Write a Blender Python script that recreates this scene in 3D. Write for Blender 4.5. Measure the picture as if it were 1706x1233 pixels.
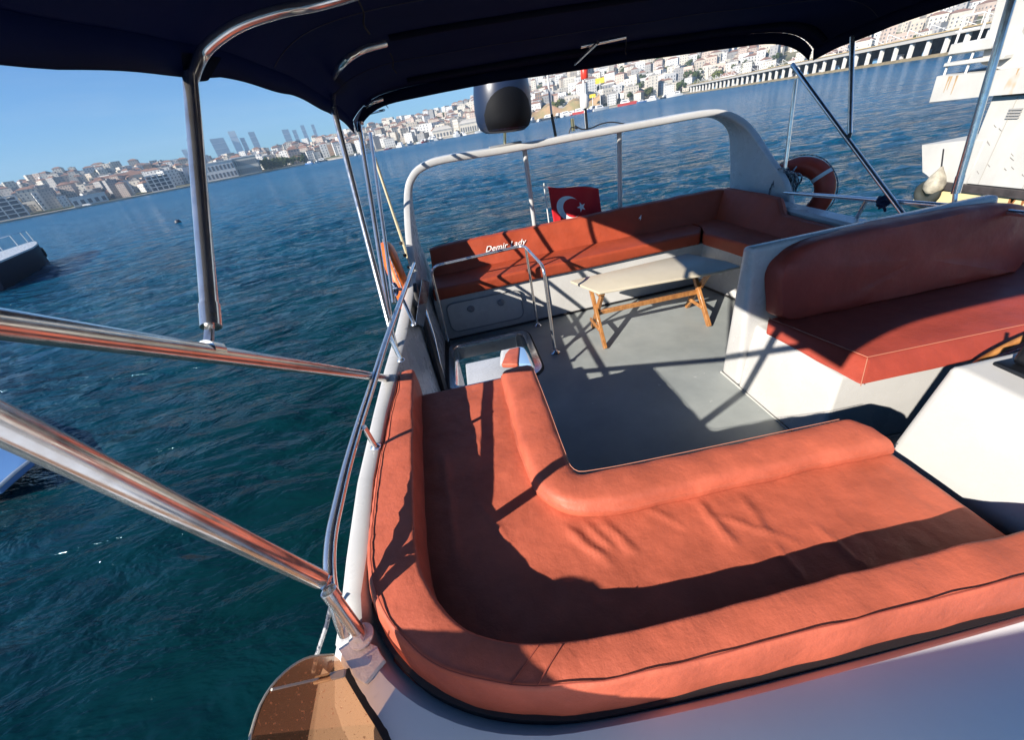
import bpy, bmesh, math, random
import numpy as np
from mathutils import Vector, Matrix, noise as mnoise

# ------------------------------------------------------------------ camera, sky, sun, exposure
sc = bpy.context.scene
for o in list(bpy.data.objects): bpy.data.objects.remove(o)
COL = sc.collection
cam_d = bpy.data.cameras.new('camera'); cam = bpy.data.objects.new('camera', cam_d); COL.objects.link(cam)
cam_d.sensor_fit = 'HORIZONTAL'; cam_d.sensor_width = 36.0; cam_d.lens = 36.0 * 640.0 / 1706.0
cam_d.clip_start = 0.03; cam_d.clip_end = 6000
_r, _u, _f = Vector([0.976676, -0.14844, -0.155143]), Vector([0.210435, 0.518148, 0.828999]), Vector([0.04267, 0.842311, -0.5373])
M = Matrix((( _r.x, _u.x, -_f.x, 0.0), (_r.y, _u.y, -_f.y, 0.0), (_r.z, _u.z, -_f.z, 1.75), (0, 0, 0, 1)))
cam.matrix_world = M
sc.camera = cam
SUN = Vector((-1.62, -1.01, 1.0)).normalized()
world = bpy.data.worlds.new('World'); sc.world = world; world.use_nodes = True
wn = world.node_tree; bg = wn.nodes['Background']
sky = wn.nodes.new('ShaderNodeTexSky'); sky.sky_type = 'NISHITA'; sky.sun_disc = False
sky.sun_elevation = math.asin(SUN.z); sky.sun_rotation = math.atan2(SUN.x, SUN.y)
sky.air_density = 1.0; sky.dust_density = 0.15; sky.ozone_density = 3.5; sky.altitude = 0
wtc = wn.nodes.new('ShaderNodeTexCoord'); wmap = wn.nodes.new('ShaderNodeMapping'); wmap.inputs['Scale'].default_value = (1.2, 1.2, 9)
wmap.inputs['Rotation'].default_value = (0.12, 0.05, 0.3)
wno = wn.nodes.new('ShaderNodeTexNoise'); wno.inputs['Scale'].default_value = 2.2; wno.inputs['Detail'].default_value = 6; wno.inputs['Roughness'].default_value = 0.6
wr = wn.nodes.new('ShaderNodeValToRGB'); wr.color_ramp.elements[0].position = 0.52; wr.color_ramp.elements[1].position = 0.85
wr.color_ramp.elements[1].color = (0.16, 0.16, 0.16, 1)
wmx = wn.nodes.new('ShaderNodeMixRGB'); wmx.inputs['Color2'].default_value = (7.5, 8.0, 8.6, 1)
wn.links.new(wtc.outputs['Generated'], wmap.inputs['Vector']); wn.links.new(wmap.outputs['Vector'], wno.inputs['Vector'])
wn.links.new(wno.outputs['Fac'], wr.inputs['Fac']); wn.links.new(wr.outputs['Color'], wmx.inputs['Fac'])
wtint = wn.nodes.new('ShaderNodeMixRGB'); wtint.blend_type = 'MULTIPLY'; wtint.inputs['Fac'].default_value = 1.0
wtint.inputs['Color2'].default_value = (0.50, 0.95, 1.42, 1)
wn.links.new(sky.outputs['Color'], wtint.inputs['Color1']); wn.links.new(wtint.outputs['Color'], wmx.inputs['Color1']); wn.links.new(wmx.outputs['Color'], bg.inputs['Color'])
bg.inputs['Strength'].default_value = 0.058
sun_d = bpy.data.lights.new('sun', 'SUN'); sun = bpy.data.objects.new('sun', sun_d); COL.objects.link(sun)
sun_d.energy = 5.0; sun_d.angle = math.radians(0.5); sun_d.color = (1.0, 0.93, 0.83)
sun.rotation_euler = (-SUN).to_track_quat('-Z', 'Y').to_euler(); sun.location = SUN * 50
sc.view_settings.view_transform = 'Standard'; sc.view_settings.look = 'None'
sc.view_settings.exposure = 0.85; sc.view_settings.gamma = 1.0; sc.view_settings.use_curve_mapping = False
sc.render.engine = 'CYCLES'; sc.cycles.use_denoising = True
sc.cycles.max_bounces = 8; sc.cycles.diffuse_bounces = 1; sc.cycles.caustics_reflective = False; sc.cycles.caustics_refractive = False
sc.cycles.sample_clamp_indirect = 6.0

WATER = -3.2
random.seed(7)

# ------------------------------------------------------------------ materials
MATS = {}
def mat(name, col, rough=0.5, metal=0.0, var=0.0, vscale=4.0, col2=None, bump=0.0, bscale=60.0, bdetail=4, coat=0.0, spec=0.5,
        bump2=0.0, b2scale=5.0, rvar=0.0, stretch=None, speck=None, ramp=(0.35, 0.68)):
    if name in MATS: return MATS[name]
    m = bpy.data.materials.new(name); m.use_nodes = True; MATS[name] = m
    nt = m.node_tree; N = nt.nodes; L = nt.links; p = N['Principled BSDF']
    p.inputs['Base Color'].default_value = (*col, 1); p.inputs['Roughness'].default_value = rough
    p.inputs['Metallic'].default_value = metal; p.inputs['Coat Weight'].default_value = coat
    p.inputs['Coat Roughness'].default_value = 0.12; p.inputs['Specular IOR Level'].default_value = spec
    tc = N.new('ShaderNodeTexCoord'); vec = tc.outputs['Object']
    if stretch:
        mp = N.new('ShaderNodeMapping'); mp.inputs['Scale'].default_value = stretch
        L.new(vec, mp.inputs['Vector']); vec = mp.outputs['Vector']
    def nz(scale, detail=4, rough_=0.6):
        n = N.new('ShaderNodeTexNoise'); n.inputs['Scale'].default_value = scale; n.inputs['Detail'].default_value = detail
        n.inputs['Roughness'].default_value = rough_; L.new(vec, n.inputs['Vector']); return n.outputs['Fac']
    colout = None
    if var > 0 or col2:
        c2 = col2 or tuple(max(0, c * (1 - var)) for c in col)
        r = N.new('ShaderNodeValToRGB'); r.color_ramp.elements[0].position = ramp[0]; r.color_ramp.elements[1].position = ramp[1]
        r.color_ramp.elements[0].color = (*c2, 1); r.color_ramp.elements[1].color = (*col, 1)
        L.new(nz(vscale, 6), r.inputs['Fac']); colout = r.outputs['Color']
    if speck:
        sc_, thr, c3 = speck
        r = N.new('ShaderNodeValToRGB'); r.color_ramp.elements[0].position = thr; r.color_ramp.elements[1].position = thr + 0.03
        L.new(nz(sc_, 3), r.inputs['Fac'])
        mx = N.new('ShaderNodeMixRGB'); L.new(r.outputs['Color'], mx.inputs['Fac'])
        if colout: L.new(colout, mx.inputs['Color1'])
        else: mx.inputs['Color1'].default_value = (*col, 1)
        mx.inputs['Color2'].default_value = (*c3, 1); colout = mx.outputs['Color']
    if colout: L.new(colout, p.inputs['Base Color'])
    if rvar > 0:
        mr = N.new('ShaderNodeMapRange'); mr.inputs['From Min'].default_value = 0.3; mr.inputs['From Max'].default_value = 0.7
        mr.inputs['To Min'].default_value = max(0.02, rough - rvar); mr.inputs['To Max'].default_value = rough + rvar
        L.new(nz(vscale * 2.3, 5), mr.inputs['Value']); L.new(mr.outputs['Result'], p.inputs['Roughness'])
    prev = None
    for b, s, dist in ((bump2, b2scale, 0.02), (bump, bscale, 0.002)):
        if b > 0:
            bn = N.new('ShaderNodeBump'); bn.inputs['Strength'].default_value = b; bn.inputs['Distance'].default_value = dist
            L.new(nz(s, bdetail), bn.inputs['Height'])
            if prev: L.new(prev, bn.inputs['Normal'])
            prev = bn.outputs['Normal']
    if prev: L.new(prev, p.inputs['Normal'])
    return m

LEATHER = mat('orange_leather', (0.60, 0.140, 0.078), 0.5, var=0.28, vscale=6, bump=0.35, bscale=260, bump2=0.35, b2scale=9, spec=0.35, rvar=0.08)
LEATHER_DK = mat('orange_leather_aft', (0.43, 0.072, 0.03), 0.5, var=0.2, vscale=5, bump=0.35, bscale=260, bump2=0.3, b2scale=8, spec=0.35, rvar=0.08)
LEATHER_BENCH = mat('shade_darkened_brick_leather', (0.42, 0.068, 0.042), 0.5, var=0.25, vscale=5, bump=0.35, bscale=260, bump2=0.3, b2scale=8, spec=0.4, rvar=0.08)  # redder than the sofa leather, also darkened to deepen the backrest's shade
THREAD = mat('pale_thread', (0.55, 0.22, 0.14), 0.7)
WHITE = mat('white_gelcoat', (0.60, 0.59, 0.57), 0.28, var=0.12, vscale=3, bump=0.08, bscale=30, spec=0.5, bump2=0.08, b2scale=3, rvar=0.08, speck=(55, 0.745, (0.45, 0.40, 0.33)))
WHITE_WORN = mat('worn_white_paint', (0.78, 0.77, 0.74), 0.4, col2=(0.55, 0.54, 0.51), vscale=9, bump=0.5, bscale=70, bump2=0.4, b2scale=14, ramp=(0.3, 0.5), speck=(40, 0.70, (0.30, 0.24, 0.18)))
DECK = mat('grey_deck_paint', (0.36, 0.385, 0.375), 0.5, col2=(0.28, 0.305, 0.30), vscale=2.6, bump=0.4, bscale=180, bump2=0.12, b2scale=6, rvar=0.12, speck=(18, 0.70, (0.50, 0.51, 0.50)))
CHROME = mat('stainless_steel', (0.78, 0.77, 0.76), 0.15, metal=0.88, col2=(0.52, 0.47, 0.43), vscale=16, rvar=0.08, ramp=(0.22, 0.44), bump=0.12, bscale=90)
CHROME_OLD = mat('weathered_steel', (0.80, 0.78, 0.74), 0.20, metal=0.90, col2=(0.62, 0.56, 0.50), vscale=14, rvar=0.07, ramp=(0.25, 0.5), bump=0.04, bscale=120, speck=(60, 0.72, (0.25, 0.14, 0.08)))
RUBBER = mat('black_rubber', (0.012, 0.012, 0.014), 0.6, bump=0.5, bscale=60)
CANVAS = mat('navy_canvas', (0.005, 0.011, 0.036), 0.8, var=0.35, vscale=3, bump=0.5, bscale=500, bump2=0.6, b2scale=2.2, spec=0.25)
CANVAS_SEAM = mat('navy_canvas_seam', (0.03, 0.036, 0.06), 0.8)
WOOD = mat('varnished_teak', (0.52, 0.24, 0.075), 0.35, col2=(0.30, 0.12, 0.035), vscale=6, stretch=(6, 6, 1.2), bump=0.2, bscale=40, coat=0.3)
CREAM = mat('cream_table_top', (0.62, 0.55, 0.42), 0.35, var=0.1, vscale=4, bump=0.05, bscale=50)
NAVY = mat('navy_gloss', (0.012, 0.022, 0.055), 0.12, coat=0.8, spec=0.6)
BLACK = mat('black_plastic', (0.008, 0.009, 0.012), 0.3)
BUOY = mat('orange_lifebuoy_plastic', (0.80, 0.16, 0.02), 0.45, var=0.2, vscale=8, bump=0.3, bscale=40, bump2=0.3, b2scale=12)
BUOY_RED = mat('red_lifebuoy_plastic', (0.52, 0.05, 0.02), 0.45, var=0.25, vscale=8, bump=0.3, bscale=40)
ROPE = mat('grey_rope', (0.42, 0.42, 0.42), 0.8, col2=(0.06, 0.07, 0.10), vscale=55, ramp=(0.46, 0.54), bump=0.8, bscale=120)
ROPE_BLUE = mat('blue_rope', (0.30, 0.36, 0.48), 0.8, col2=(0.03, 0.07, 0.2), vscale=60, ramp=(0.46, 0.54), bump=0.8, bscale=120)
FLAG = mat('red_flag_cloth', (0.66, 0.012, 0.02), 0.7, bump=0.3, bscale=300)
FLAGW = mat('white_flag_cloth', (0.85, 0.85, 0.85), 0.7)
RED = mat('red_lamp', (0.75, 0.05, 0.03), 0.35)
PALE = mat('off_white_plastic', (0.74, 0.73, 0.70), 0.4)
BLUEP = mat('blue_panel', (0.25, 0.42, 0.66), 0.4)

def translucent(m, col, fac):
    nt = m.node_tree; out = next(n for n in nt.nodes if n.type == 'OUTPUT_MATERIAL'); p = nt.nodes['Principled BSDF']
    t = nt.nodes.new('ShaderNodeBsdfTranslucent'); t.inputs['Color'].default_value = (*col, 1); mx = nt.nodes.new('ShaderNodeMixShader'); mx.inputs['Fac'].default_value = fac
    nt.links.new(p.outputs['BSDF'], mx.inputs[1]); nt.links.new(t.outputs['BSDF'], mx.inputs[2]); nt.links.new(mx.outputs['Shader'], out.inputs['Surface'])
translucent(CANVAS, (0.010, 0.036, 0.11), 0.5)
SHADE_SHEET = mat('shade_sheet_white', (0.7, 0.72, 0.75), 0.7); translucent(SHADE_SHEET, (0.8, 0.84, 0.92), 0.8)  # translucent so the added sheet passes soft fill onto the cowl
def tinted():
    m = bpy.data.materials.new('brown_tinted_acrylic'); m.use_nodes = True; nt = m.node_tree; N = nt.nodes; L = nt.links
    for n in list(N): N.remove(n)
    out = N.new('ShaderNodeOutputMaterial'); tr = N.new('ShaderNodeBsdfTransparent'); tr.inputs['Color'].default_value = (0.46, 0.26, 0.14, 1)
    gl = N.new('ShaderNodeBsdfGlossy'); gl.inputs['Roughness'].default_value = 0.08; gl.inputs['Color'].default_value = (0.8, 0.7, 0.6, 1)
    df = N.new('ShaderNodeBsdfTranslucent'); df.inputs['Color'].default_value = (0.24, 0.085, 0.045, 1)
    lw = N.new('ShaderNodeLayerWeight'); lw.inputs['Blend'].default_value = 0.07
    tc = N.new('ShaderNodeTexCoord'); no = N.new('ShaderNodeTexNoise'); no.inputs['Scale'].default_value = 130; no.inputs['Detail'].default_value = 3
    L.new(tc.outputs['Object'], no.inputs['Vector'])
    r = N.new('ShaderNodeValToRGB'); r.color_ramp.elements[0].position = 0.62; r.color_ramp.elements[0].color = (0.32, 0.32, 0.32, 1)
    r.color_ramp.elements[1].position = 0.70; r.color_ramp.elements[1].color = (0.75, 0.75, 0.75, 1); L.new(no.outputs['Fac'], r.inputs['Fac'])
    m1 = N.new('ShaderNodeMixShader'); m2 = N.new('ShaderNodeMixShader')
    L.new(r.outputs['Color'], m1.inputs['Fac']); L.new(tr.outputs[0], m1.inputs[1]); L.new(df.outputs[0], m1.inputs[2])
    L.new(lw.outputs['Fresnel'], m2.inputs['Fac']); L.new(m1.outputs[0], m2.inputs[1]); L.new(gl.outputs[0], m2.inputs[2])
    L.new(m2.outputs[0], out.inputs['Surface']); return m
TINT = tinted()

def water_mat():
    m = bpy.data.materials.new('sea_water'); m.use_nodes = True; nt = m.node_tree; N = nt.nodes; L = nt.links; p = N['Principled BSDF']
    p.inputs['Roughness'].default_value = 0.10; p.inputs['IOR'].default_value = 1.33; p.inputs['Specular Tint'].default_value = (0.35, 0.70, 1.0, 1); p.inputs['Specular IOR Level'].default_value = 0.30
    geo = N.new('ShaderNodeNewGeometry')
    n0 = N.new('ShaderNodeTexNoise'); n0.inputs['Scale'].default_value = 0.05; n0.inputs['Detail'].default_value = 3
    L.new(geo.outputs['Position'], n0.inputs['Vector'])
    r = N.new('ShaderNodeValToRGB'); r.color_ramp.elements[0].color = (0.001, 0.019, 0.016, 1); r.color_ramp.elements[1].color = (0.001, 0.019, 0.024, 1)
    r.color_ramp.elements[0].position = 0.35; r.color_ramp.elements[1].position = 0.65
    L.new(n0.outputs['Fac'], r.inputs['Fac']); L.new(r.outputs['Color'], p.inputs['Base Color'])
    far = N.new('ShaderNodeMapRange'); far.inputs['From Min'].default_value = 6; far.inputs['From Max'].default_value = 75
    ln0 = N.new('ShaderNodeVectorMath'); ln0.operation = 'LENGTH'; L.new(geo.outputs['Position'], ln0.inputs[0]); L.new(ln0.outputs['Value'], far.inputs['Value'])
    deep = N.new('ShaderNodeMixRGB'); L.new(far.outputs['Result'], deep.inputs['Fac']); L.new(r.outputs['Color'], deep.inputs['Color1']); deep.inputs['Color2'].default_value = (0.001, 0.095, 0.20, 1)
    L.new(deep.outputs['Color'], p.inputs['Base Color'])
    mp = N.new('ShaderNodeMapping'); mp.inputs['Rotation'].default_value = (0, 0, 0.25); mp.inputs['Scale'].default_value = (0.55, 1.25, 1)
    L.new(geo.outputs['Position'], mp.inputs['Vector'])
    ln = N.new('ShaderNodeVectorMath'); ln.operation = 'LENGTH'; L.new(geo.outputs['Position'], ln.inputs[0])
    mr = N.new('ShaderNodeMapRange'); mr.inputs['From Min'].default_value = 12; mr.inputs['From Max'].default_value = 260; mr.inputs['To Min'].default_value = 0.08; mr.inputs['To Max'].default_value = 0.26
    L.new(ln.outputs['Value'], mr.inputs['Value']); L.new(mr.outputs['Result'], p.inputs['Roughness'])
    lee = N.new('ShaderNodeMapRange'); lee.inputs['From Min'].default_value = 4; lee.inputs['From Max'].default_value = 32; lee.inputs['To Min'].default_value = 0.25; lee.inputs['To Max'].default_value = 1.0
    L.new(ln.outputs['Value'], lee.inputs['Value'])
    prev = None
    for s, st, d, det in ((0.22, 1.0, 2.4, 3), (0.8, 1.0, 1.2, 5), (3.0, 0.9, 0.13, 5)):
        n = N.new('ShaderNodeTexNoise'); n.inputs['Scale'].default_value = s; n.inputs['Detail'].default_value = det; n.inputs['Roughness'].default_value = 0.55
        n.inputs['Distortion'].default_value = 0.4
        L.new(mp.outputs['Vector'], n.inputs['Vector'])
        b = N.new('ShaderNodeBump'); b.inputs['Distance'].default_value = d; L.new(lee.outputs['Result'], b.inputs['Strength'])
        L.new(n.outputs['Fac'], b.inputs['Height'])
        if prev: L.new(prev, b.inputs['Normal'])
        prev = b.outputs['Normal']
    L.new(prev, p.inputs['Normal'])
    return m

# ------------------------------------------------------------------ mesh helpers
def V(p): return Vector(p)
def link(name, me, m, parent=None, smooth=None):
    me.name = name
    o = bpy.data.objects.new(name, me); COL.objects.link(o)
    if m is not None and not me.materials: me.materials.append(m)
    if parent is not None: o.parent = parent
    return o
def mesh_from(bm, smooth_angle=40):
    bmesh.ops.recalc_face_normals(bm, faces=bm.faces)
    me = bpy.data.meshes.new('m'); bm.to_mesh(me); bm.free()
    me.shade_smooth()
    me.set_sharp_from_angle(angle=math.radians(smooth_angle))
    return me
def obj(name, bm, m, parent=None, ang=40): return link(name, mesh_from(bm, ang), m, parent)
def thing(name, label, cat, loc=(0, 0, 0), group=None):
    o = bpy.data.objects.new(name, None); COL.objects.link(o); o.location = loc; o.empty_display_size = 0.1
    tag(o, label, cat, group); return o
def tag(o, label, cat, group=None):
    o['label'] = label; o['category'] = cat
    if group: o['group'] = group
    return o
def setting(o): o['kind'] = 'structure'; return o
def stuff(o): o['kind'] = 'stuff'; return o
def at(parent, o):          # keep world coordinates of a part built in world space
    o.parent = parent; o.matrix_parent_inverse = Matrix.Translation(-Vector(parent.location)); return o
def part(parent, name, bm, m, ang=40):
    o = obj(name, bm, m, None, ang); return at_any(parent, o)
def world_loc(p):
    v = Vector((0, 0, 0))
    while p is not None: v += Vector(p.location); p = p.parent if p.parent else None
    return v
def at_any(parent, o):
    o.parent = parent
    if parent.parent is None: o.matrix_parent_inverse = Matrix.Translation(-Vector(parent.location))
    return o

def hexa(bm, c, bev=0.0, seg=2, sub=0):
    """c: 8 corners, bottom ring 4 then top ring 4"""
    vs = [bm.verts.new(V(p)) for p in c]
    fs = [(0, 3, 2, 1), (4, 5, 6, 7), (0, 1, 5, 4), (1, 2, 6, 5), (2, 3, 7, 6), (3, 0, 4, 7)]
    faces = [bm.faces.new([vs[i] for i in f]) for f in fs]
    if bev > 0:
        edges = list({e for f in faces for e in f.edges})
        bmesh.ops.bevel(bm, geom=edges, offset=bev, segments=seg, profile=0.6, affect='EDGES')
    return bm
def box(bm, a, b, bev=0.0, seg=2):
    x0, y0, z0 = a; x1, y1, z1 = b
    return hexa(bm, [(x0, y0, z0), (x1, y0, z0), (x1, y1, z0), (x0, y1, z0), (x0, y0, z1), (x1, y0, z1), (x1, y1, z1), (x0, y1, z1)], bev, seg)
def slab(bm, top, thick, bev=0.0, seg=2, down=(0, 0, -1)):
    """polygon top extruded down"""
    d = V(down) * thick
    t = [bm.verts.new(V(p)) for p in top]; b = [bm.verts.new(V(p) + d) for p in top]
    n = len(top); faces = [bm.faces.new(t), bm.faces.new(list(reversed(b)))]
    for i in range(n): faces.append(bm.faces.new([t[i], b[i], b[(i + 1) % n], t[(i + 1) % n]]))
    if bev > 0:
        bmesh.ops.bevel(bm, geom=list({e for f in faces for e in f.edges}), offset=bev, segments=seg, profile=0.6, affect='EDGES')
    return bm
def roundpath(pts, r=0.08, n=6):
    P = [V(p) for p in pts]; out = [P[0]]
    for i in range(1, len(P) - 1):
        a, b, c = P[i - 1], P[i], P[i + 1]
        rr = min(r, (a - b).length * 0.48, (c - b).length * 0.48)
        p0 = b + (a - b).normalized() * rr; p1 = b + (c - b).normalized() * rr
        for k in range(n + 1):
            t = k / n; out.append(p0 * (1 - t) ** 2 + b * 2 * t * (1 - t) + p1 * t * t)
    out.append(P[-1]); return out
def catmull(pts, n=8):
    P = [V(p) for p in pts]; out = []
    for i in range(len(P) - 1):
        p0 = P[max(i - 1, 0)]; p1 = P[i]; p2 = P[i + 1]; p3 = P[min(i + 2, len(P) - 1)]
        for k in range(n):
            t = k / n
            out.append(0.5 * ((2 * p1) + (-p0 + p2) * t + (2 * p0 - 5 * p1 + 4 * p2 - p3) * t * t + (-p0 + 3 * p1 - 3 * p2 + p3) * t ** 3))
    out.append(P[-1]); return out
def tube(bm, pts, r, seg=14, cap=True, r2=None):
    P = [V(p) for p in pts]; rings = []; n = len(P)
    up = None
    for i, p in enumerate(P):
        t = (P[min(i + 1, n - 1)] - P[max(i - 1, 0)]).normalized()
        if up is None:
            up = t.cross(Vector((0, 0, 1)));
            if up.length < 1e-3: up = t.cross(Vector((1, 0, 0)))
            up.normalize()
        else:
            up = (up - t * up.dot(t)).normalized()
        w = t.cross(up); rr = r if r2 is None else r + (r2 - r) * i / (n - 1)
        rings.append([bm.verts.new(p + (up * math.cos(a) + w * math.sin(a)) * rr) for a in [2 * math.pi * k / seg for k in range(seg)]])
    for i in range(n - 1):
        for k in range(seg):
            bm.faces.new([rings[i][k], rings[i][(k + 1) % seg], rings[i + 1][(k + 1) % seg], rings[i + 1][k]])
    if cap: bm.faces.new(list(reversed(rings[0]))); bm.faces.new(rings[-1])
    return bm
def loft(bm, rings, cap=True, closed=True):
    R = [[bm.verts.new(V(p)) for p in ring] for ring in rings]; m = len(rings[0])
    for i in range(len(R) - 1):
        for k in range(m if closed else m - 1):
            bm.faces.new([R[i][k], R[i][(k + 1) % m], R[i + 1][(k + 1) % m], R[i + 1][k]])
    if cap and closed: bm.faces.new(list(reversed(R[0]))); bm.faces.new(R[-1])
    return bm
def lathe(bm, prof, c, axis=(0, 0, 1), seg=32):
    ax = V(axis).normalized(); u = ax.cross(Vector((1, 0.01, 0))).normalized(); w = ax.cross(u)
    rings = [[V(c) + ax * h + (u * math.cos(a) + w * math.sin(a)) * r for a in [2 * math.pi * k / seg for k in range(seg)]] for r, h in prof]
    return loft(bm, rings)
def BM(): return bmesh.new()
def cyl(bm, a, b, r, seg=16, r2=None): return tube(bm, [a, b], r, seg, True, r2)

def section(inn_b, inn_t, out_t, out_b, rad=0.03, n=4, puff=0.0):
    """rounded quadrilateral ring through four corners (counter order)"""
    C = [V(inn_b), V(inn_t), V(out_t), V(out_b)]; cen = sum(C, Vector()) / 4; ring = []
    for i in range(4):
        a, b, c = C[i - 1], C[i], C[(i + 1) % 4]
        ra = min(rad, (a - b).length * 0.45); rc = min(rad, (c - b).length * 0.45)
        p0 = b + (a - b).normalized() * ra; p1 = b + (c - b).normalized() * rc
        for k in range(n + 1):
            t = k / n; ring.append(p0 * (1 - t) ** 2 + b * 2 * t * (1 - t) + p1 * t * t)
        mid = (b + c) / 2; ring.append(mid + (mid - cen).normalized() * puff)
    return ring
def resample(pts, n):
    P = [V(p) for p in pts]; d = [0]
    for i in range(1, len(P)): d.append(d[-1] + (P[i] - P[i - 1]).length)
    out = []; j = 0
    for k in range(n):
        s = d[-1] * k / (n - 1)
        while j < len(d) - 2 and d[j + 1] < s: j += 1
        t = (s - d[j]) / max(d[j + 1] - d[j], 1e-9); out.append(P[j].lerp(P[j + 1], min(t, 1)))
    return out
def wrinkle(bm, amp=0.004, f=9.0, seed=0.0):
    for v in bm.verts:
        q = v.co * f + Vector((seed, seed, seed))
        v.co += Vector((mnoise.noise(q), mnoise.noise(q + Vector((7, 0, 0))), mnoise.noise(q + Vector((0, 7, 0))))) * amp
    return bm

# ================================================================== SETTING: sea
def build_water():
    r_list = [0.0] + list(np.geomspace(0.8, 150, 470)) + list(np.geomspace(156, 3300, 50))
    th = np.concatenate([np.linspace(-62, 68, 1050), np.linspace(70, 296, 60)])
    th = np.radians(th); R, T = np.meshgrid(np.array(r_list), th, indexing='ij')
    X = R * np.sin(T) ; Y = R * np.cos(T) + 0.5
    rng = np.random.RandomState(3); Zz = np.zeros_like(X)
    for i in range(84):
        lam = 0.30 * (15 ** rng.rand()); k = 2 * math.pi / lam
        a = math.radians(92) + rng.randn() * 0.55; amp = 0.0088 * lam ** 0.95
        fade = np.clip(1.4 - R / (lam * 60), 0, 1)
        ph = k * (X * math.cos(a) + Y * math.sin(a)) + rng.rand() * 6.28 + 0.6 * np.sin(X * 0.3 * rng.rand() + Y * 0.2 * rng.rand() + i)
        Zz += amp * fade * (1 - np.abs(np.sin(ph / 2)) * 1.3) * 0.8
    env = 0.75 + 0.45 * np.sin(X * 0.23 + 1.3) * np.sin(Y * 0.17 + X * 0.07)
    Zz = Zz * env * np.clip(1.1 - R / 140, 0, 1) * np.clip((R - 2) / 24, 0.28, 1)
    verts = np.stack([X, Y, WATER + Zz], -1).reshape(-1, 3)
    nr, nt = R.shape; idx = np.arange(nr * nt).reshape(nr, nt)
    a, b = idx[:-1, :], idx[1:, :]
    q = np.stack([a, np.roll(a, -1, 1), np.roll(b, -1, 1), b], -1).reshape(-1, 4)
    me = bpy.data.meshes.new('water'); me.vertices.add(len(verts)); me.vertices.foreach_set('co', verts.ravel())
    me.loops.add(q.size); me.loops.foreach_set('vertex_index', q.ravel()[::1])
    me.polygons.add(len(q)); me.polygons.foreach_set('loop_start', np.arange(0, q.size, 4)); me.polygons.foreach_set('loop_total', np.full(len(q), 4))
    me.update(); me.validate(); me.shade_smooth()
    if me.polygons[100].normal.z < 0: me.flip_normals()
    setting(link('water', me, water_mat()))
build_water()

# ================================================================== SETTING: flybridge deck, hull, lower deck
def ring_hole(bm, outer, inner, z0, z1):
    """rectangle with a rectangular hole, both (x0,y0,x1,y1)"""
    X = sorted({outer[0], outer[2], inner[0], inner[2]}); Y = sorted({outer[1], outer[3], inner[1], inner[3]})
    for i in range(3):
        for j in range(3):
            if i == 1 and j == 1: continue
            box(bm, (X[i], Y[j], z0), (X[i + 1], Y[j + 1], z1))
bm = BM()
HX0, HX1, HY0, HY1 = -0.36, 0.34, 2.64, 3.36
DX, DY = (-0.50, HX0, HX1, 3.5), (-0.2, HY0, HY1, 4.45)
dv = {(i, j): bm.verts.new((DX[i], DY[j], 0.0)) for i in range(4) for j in range(4)}
for i in range(3):
    for j in range(3):
        if (i, j) != (1, 1): bm.faces.new([dv[i, j], dv[i + 1, j], dv[i + 1, j + 1], dv[i, j + 1]])
ex = bmesh.ops.extrude_face_region(bm, geom=list(bm.faces))
bmesh.ops.translate(bm, verts=[g for g in ex['geom'] if isinstance(g, bmesh.types.BMVert)], vec=(0, 0, -0.08))
setting(obj('flybridge_deck', bm, DECK))
# lower hull sides and cabin below the flybridge
bm = BM()
slab(bm, [(-0.52, 0.35, -0.085), (2.98, 0.35, -0.085), (2.98, -6.5, -0.085), (1.25, -8.5, -0.085), (-0.52, -6.5, -0.085)], 2.4)
setting(obj('lower_cabin', bm, WHITE))
bm = BM()
box(bm, (-0.55, 0.352, -3.3), (0.6, 6.55, -2.05), 0.04)
box(bm, (0.603, 0.352, -3.3), (3.0, 7.1, -2.1), 0.04)
setting(obj('aft_platform', bm, WHITE))
# lower seat visible through the hatch
t = thing('cockpit_seat', 'orange seat on white moulding seen down through the deck hatch', 'seat', (0.3, 5.6, -2.0))
bm = BM(); hexa(bm, [(0.094, 5.895, -1.9), (0.829, 5.594, -1.9), (0.795, 6.838, -1.9), (0.159, 6.408, -1.9), (0.099, 5.441, -1.55), (0.772, 5.161, -1.55), (0.694, 6.294, -1.55), (0.195, 5.948, -1.55)], 0.05, 3)
part(t, 'seat_base', bm, WHITE)
bm = BM(); slab(bm, [(0.115, 5.268, -1.45), (0.373, 5.161, -1.45), (0.494, 5.698, -1.45), (0.305, 5.695, -1.45), (0.221, 5.541, -1.45)], 0.09, 0.03, 3)
part(t, 'seat_cushion', bm, LEATHER)
bm = BM(); slab(bm, [(0.385, 5.189, -1.47), (0.575, 5.11, -1.47), (0.564, 5.815, -1.47), (0.488, 5.805, -1.47)], 0.06, 0.01, 2)
part(t, 'side_panel', bm, BLUEP)

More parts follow.
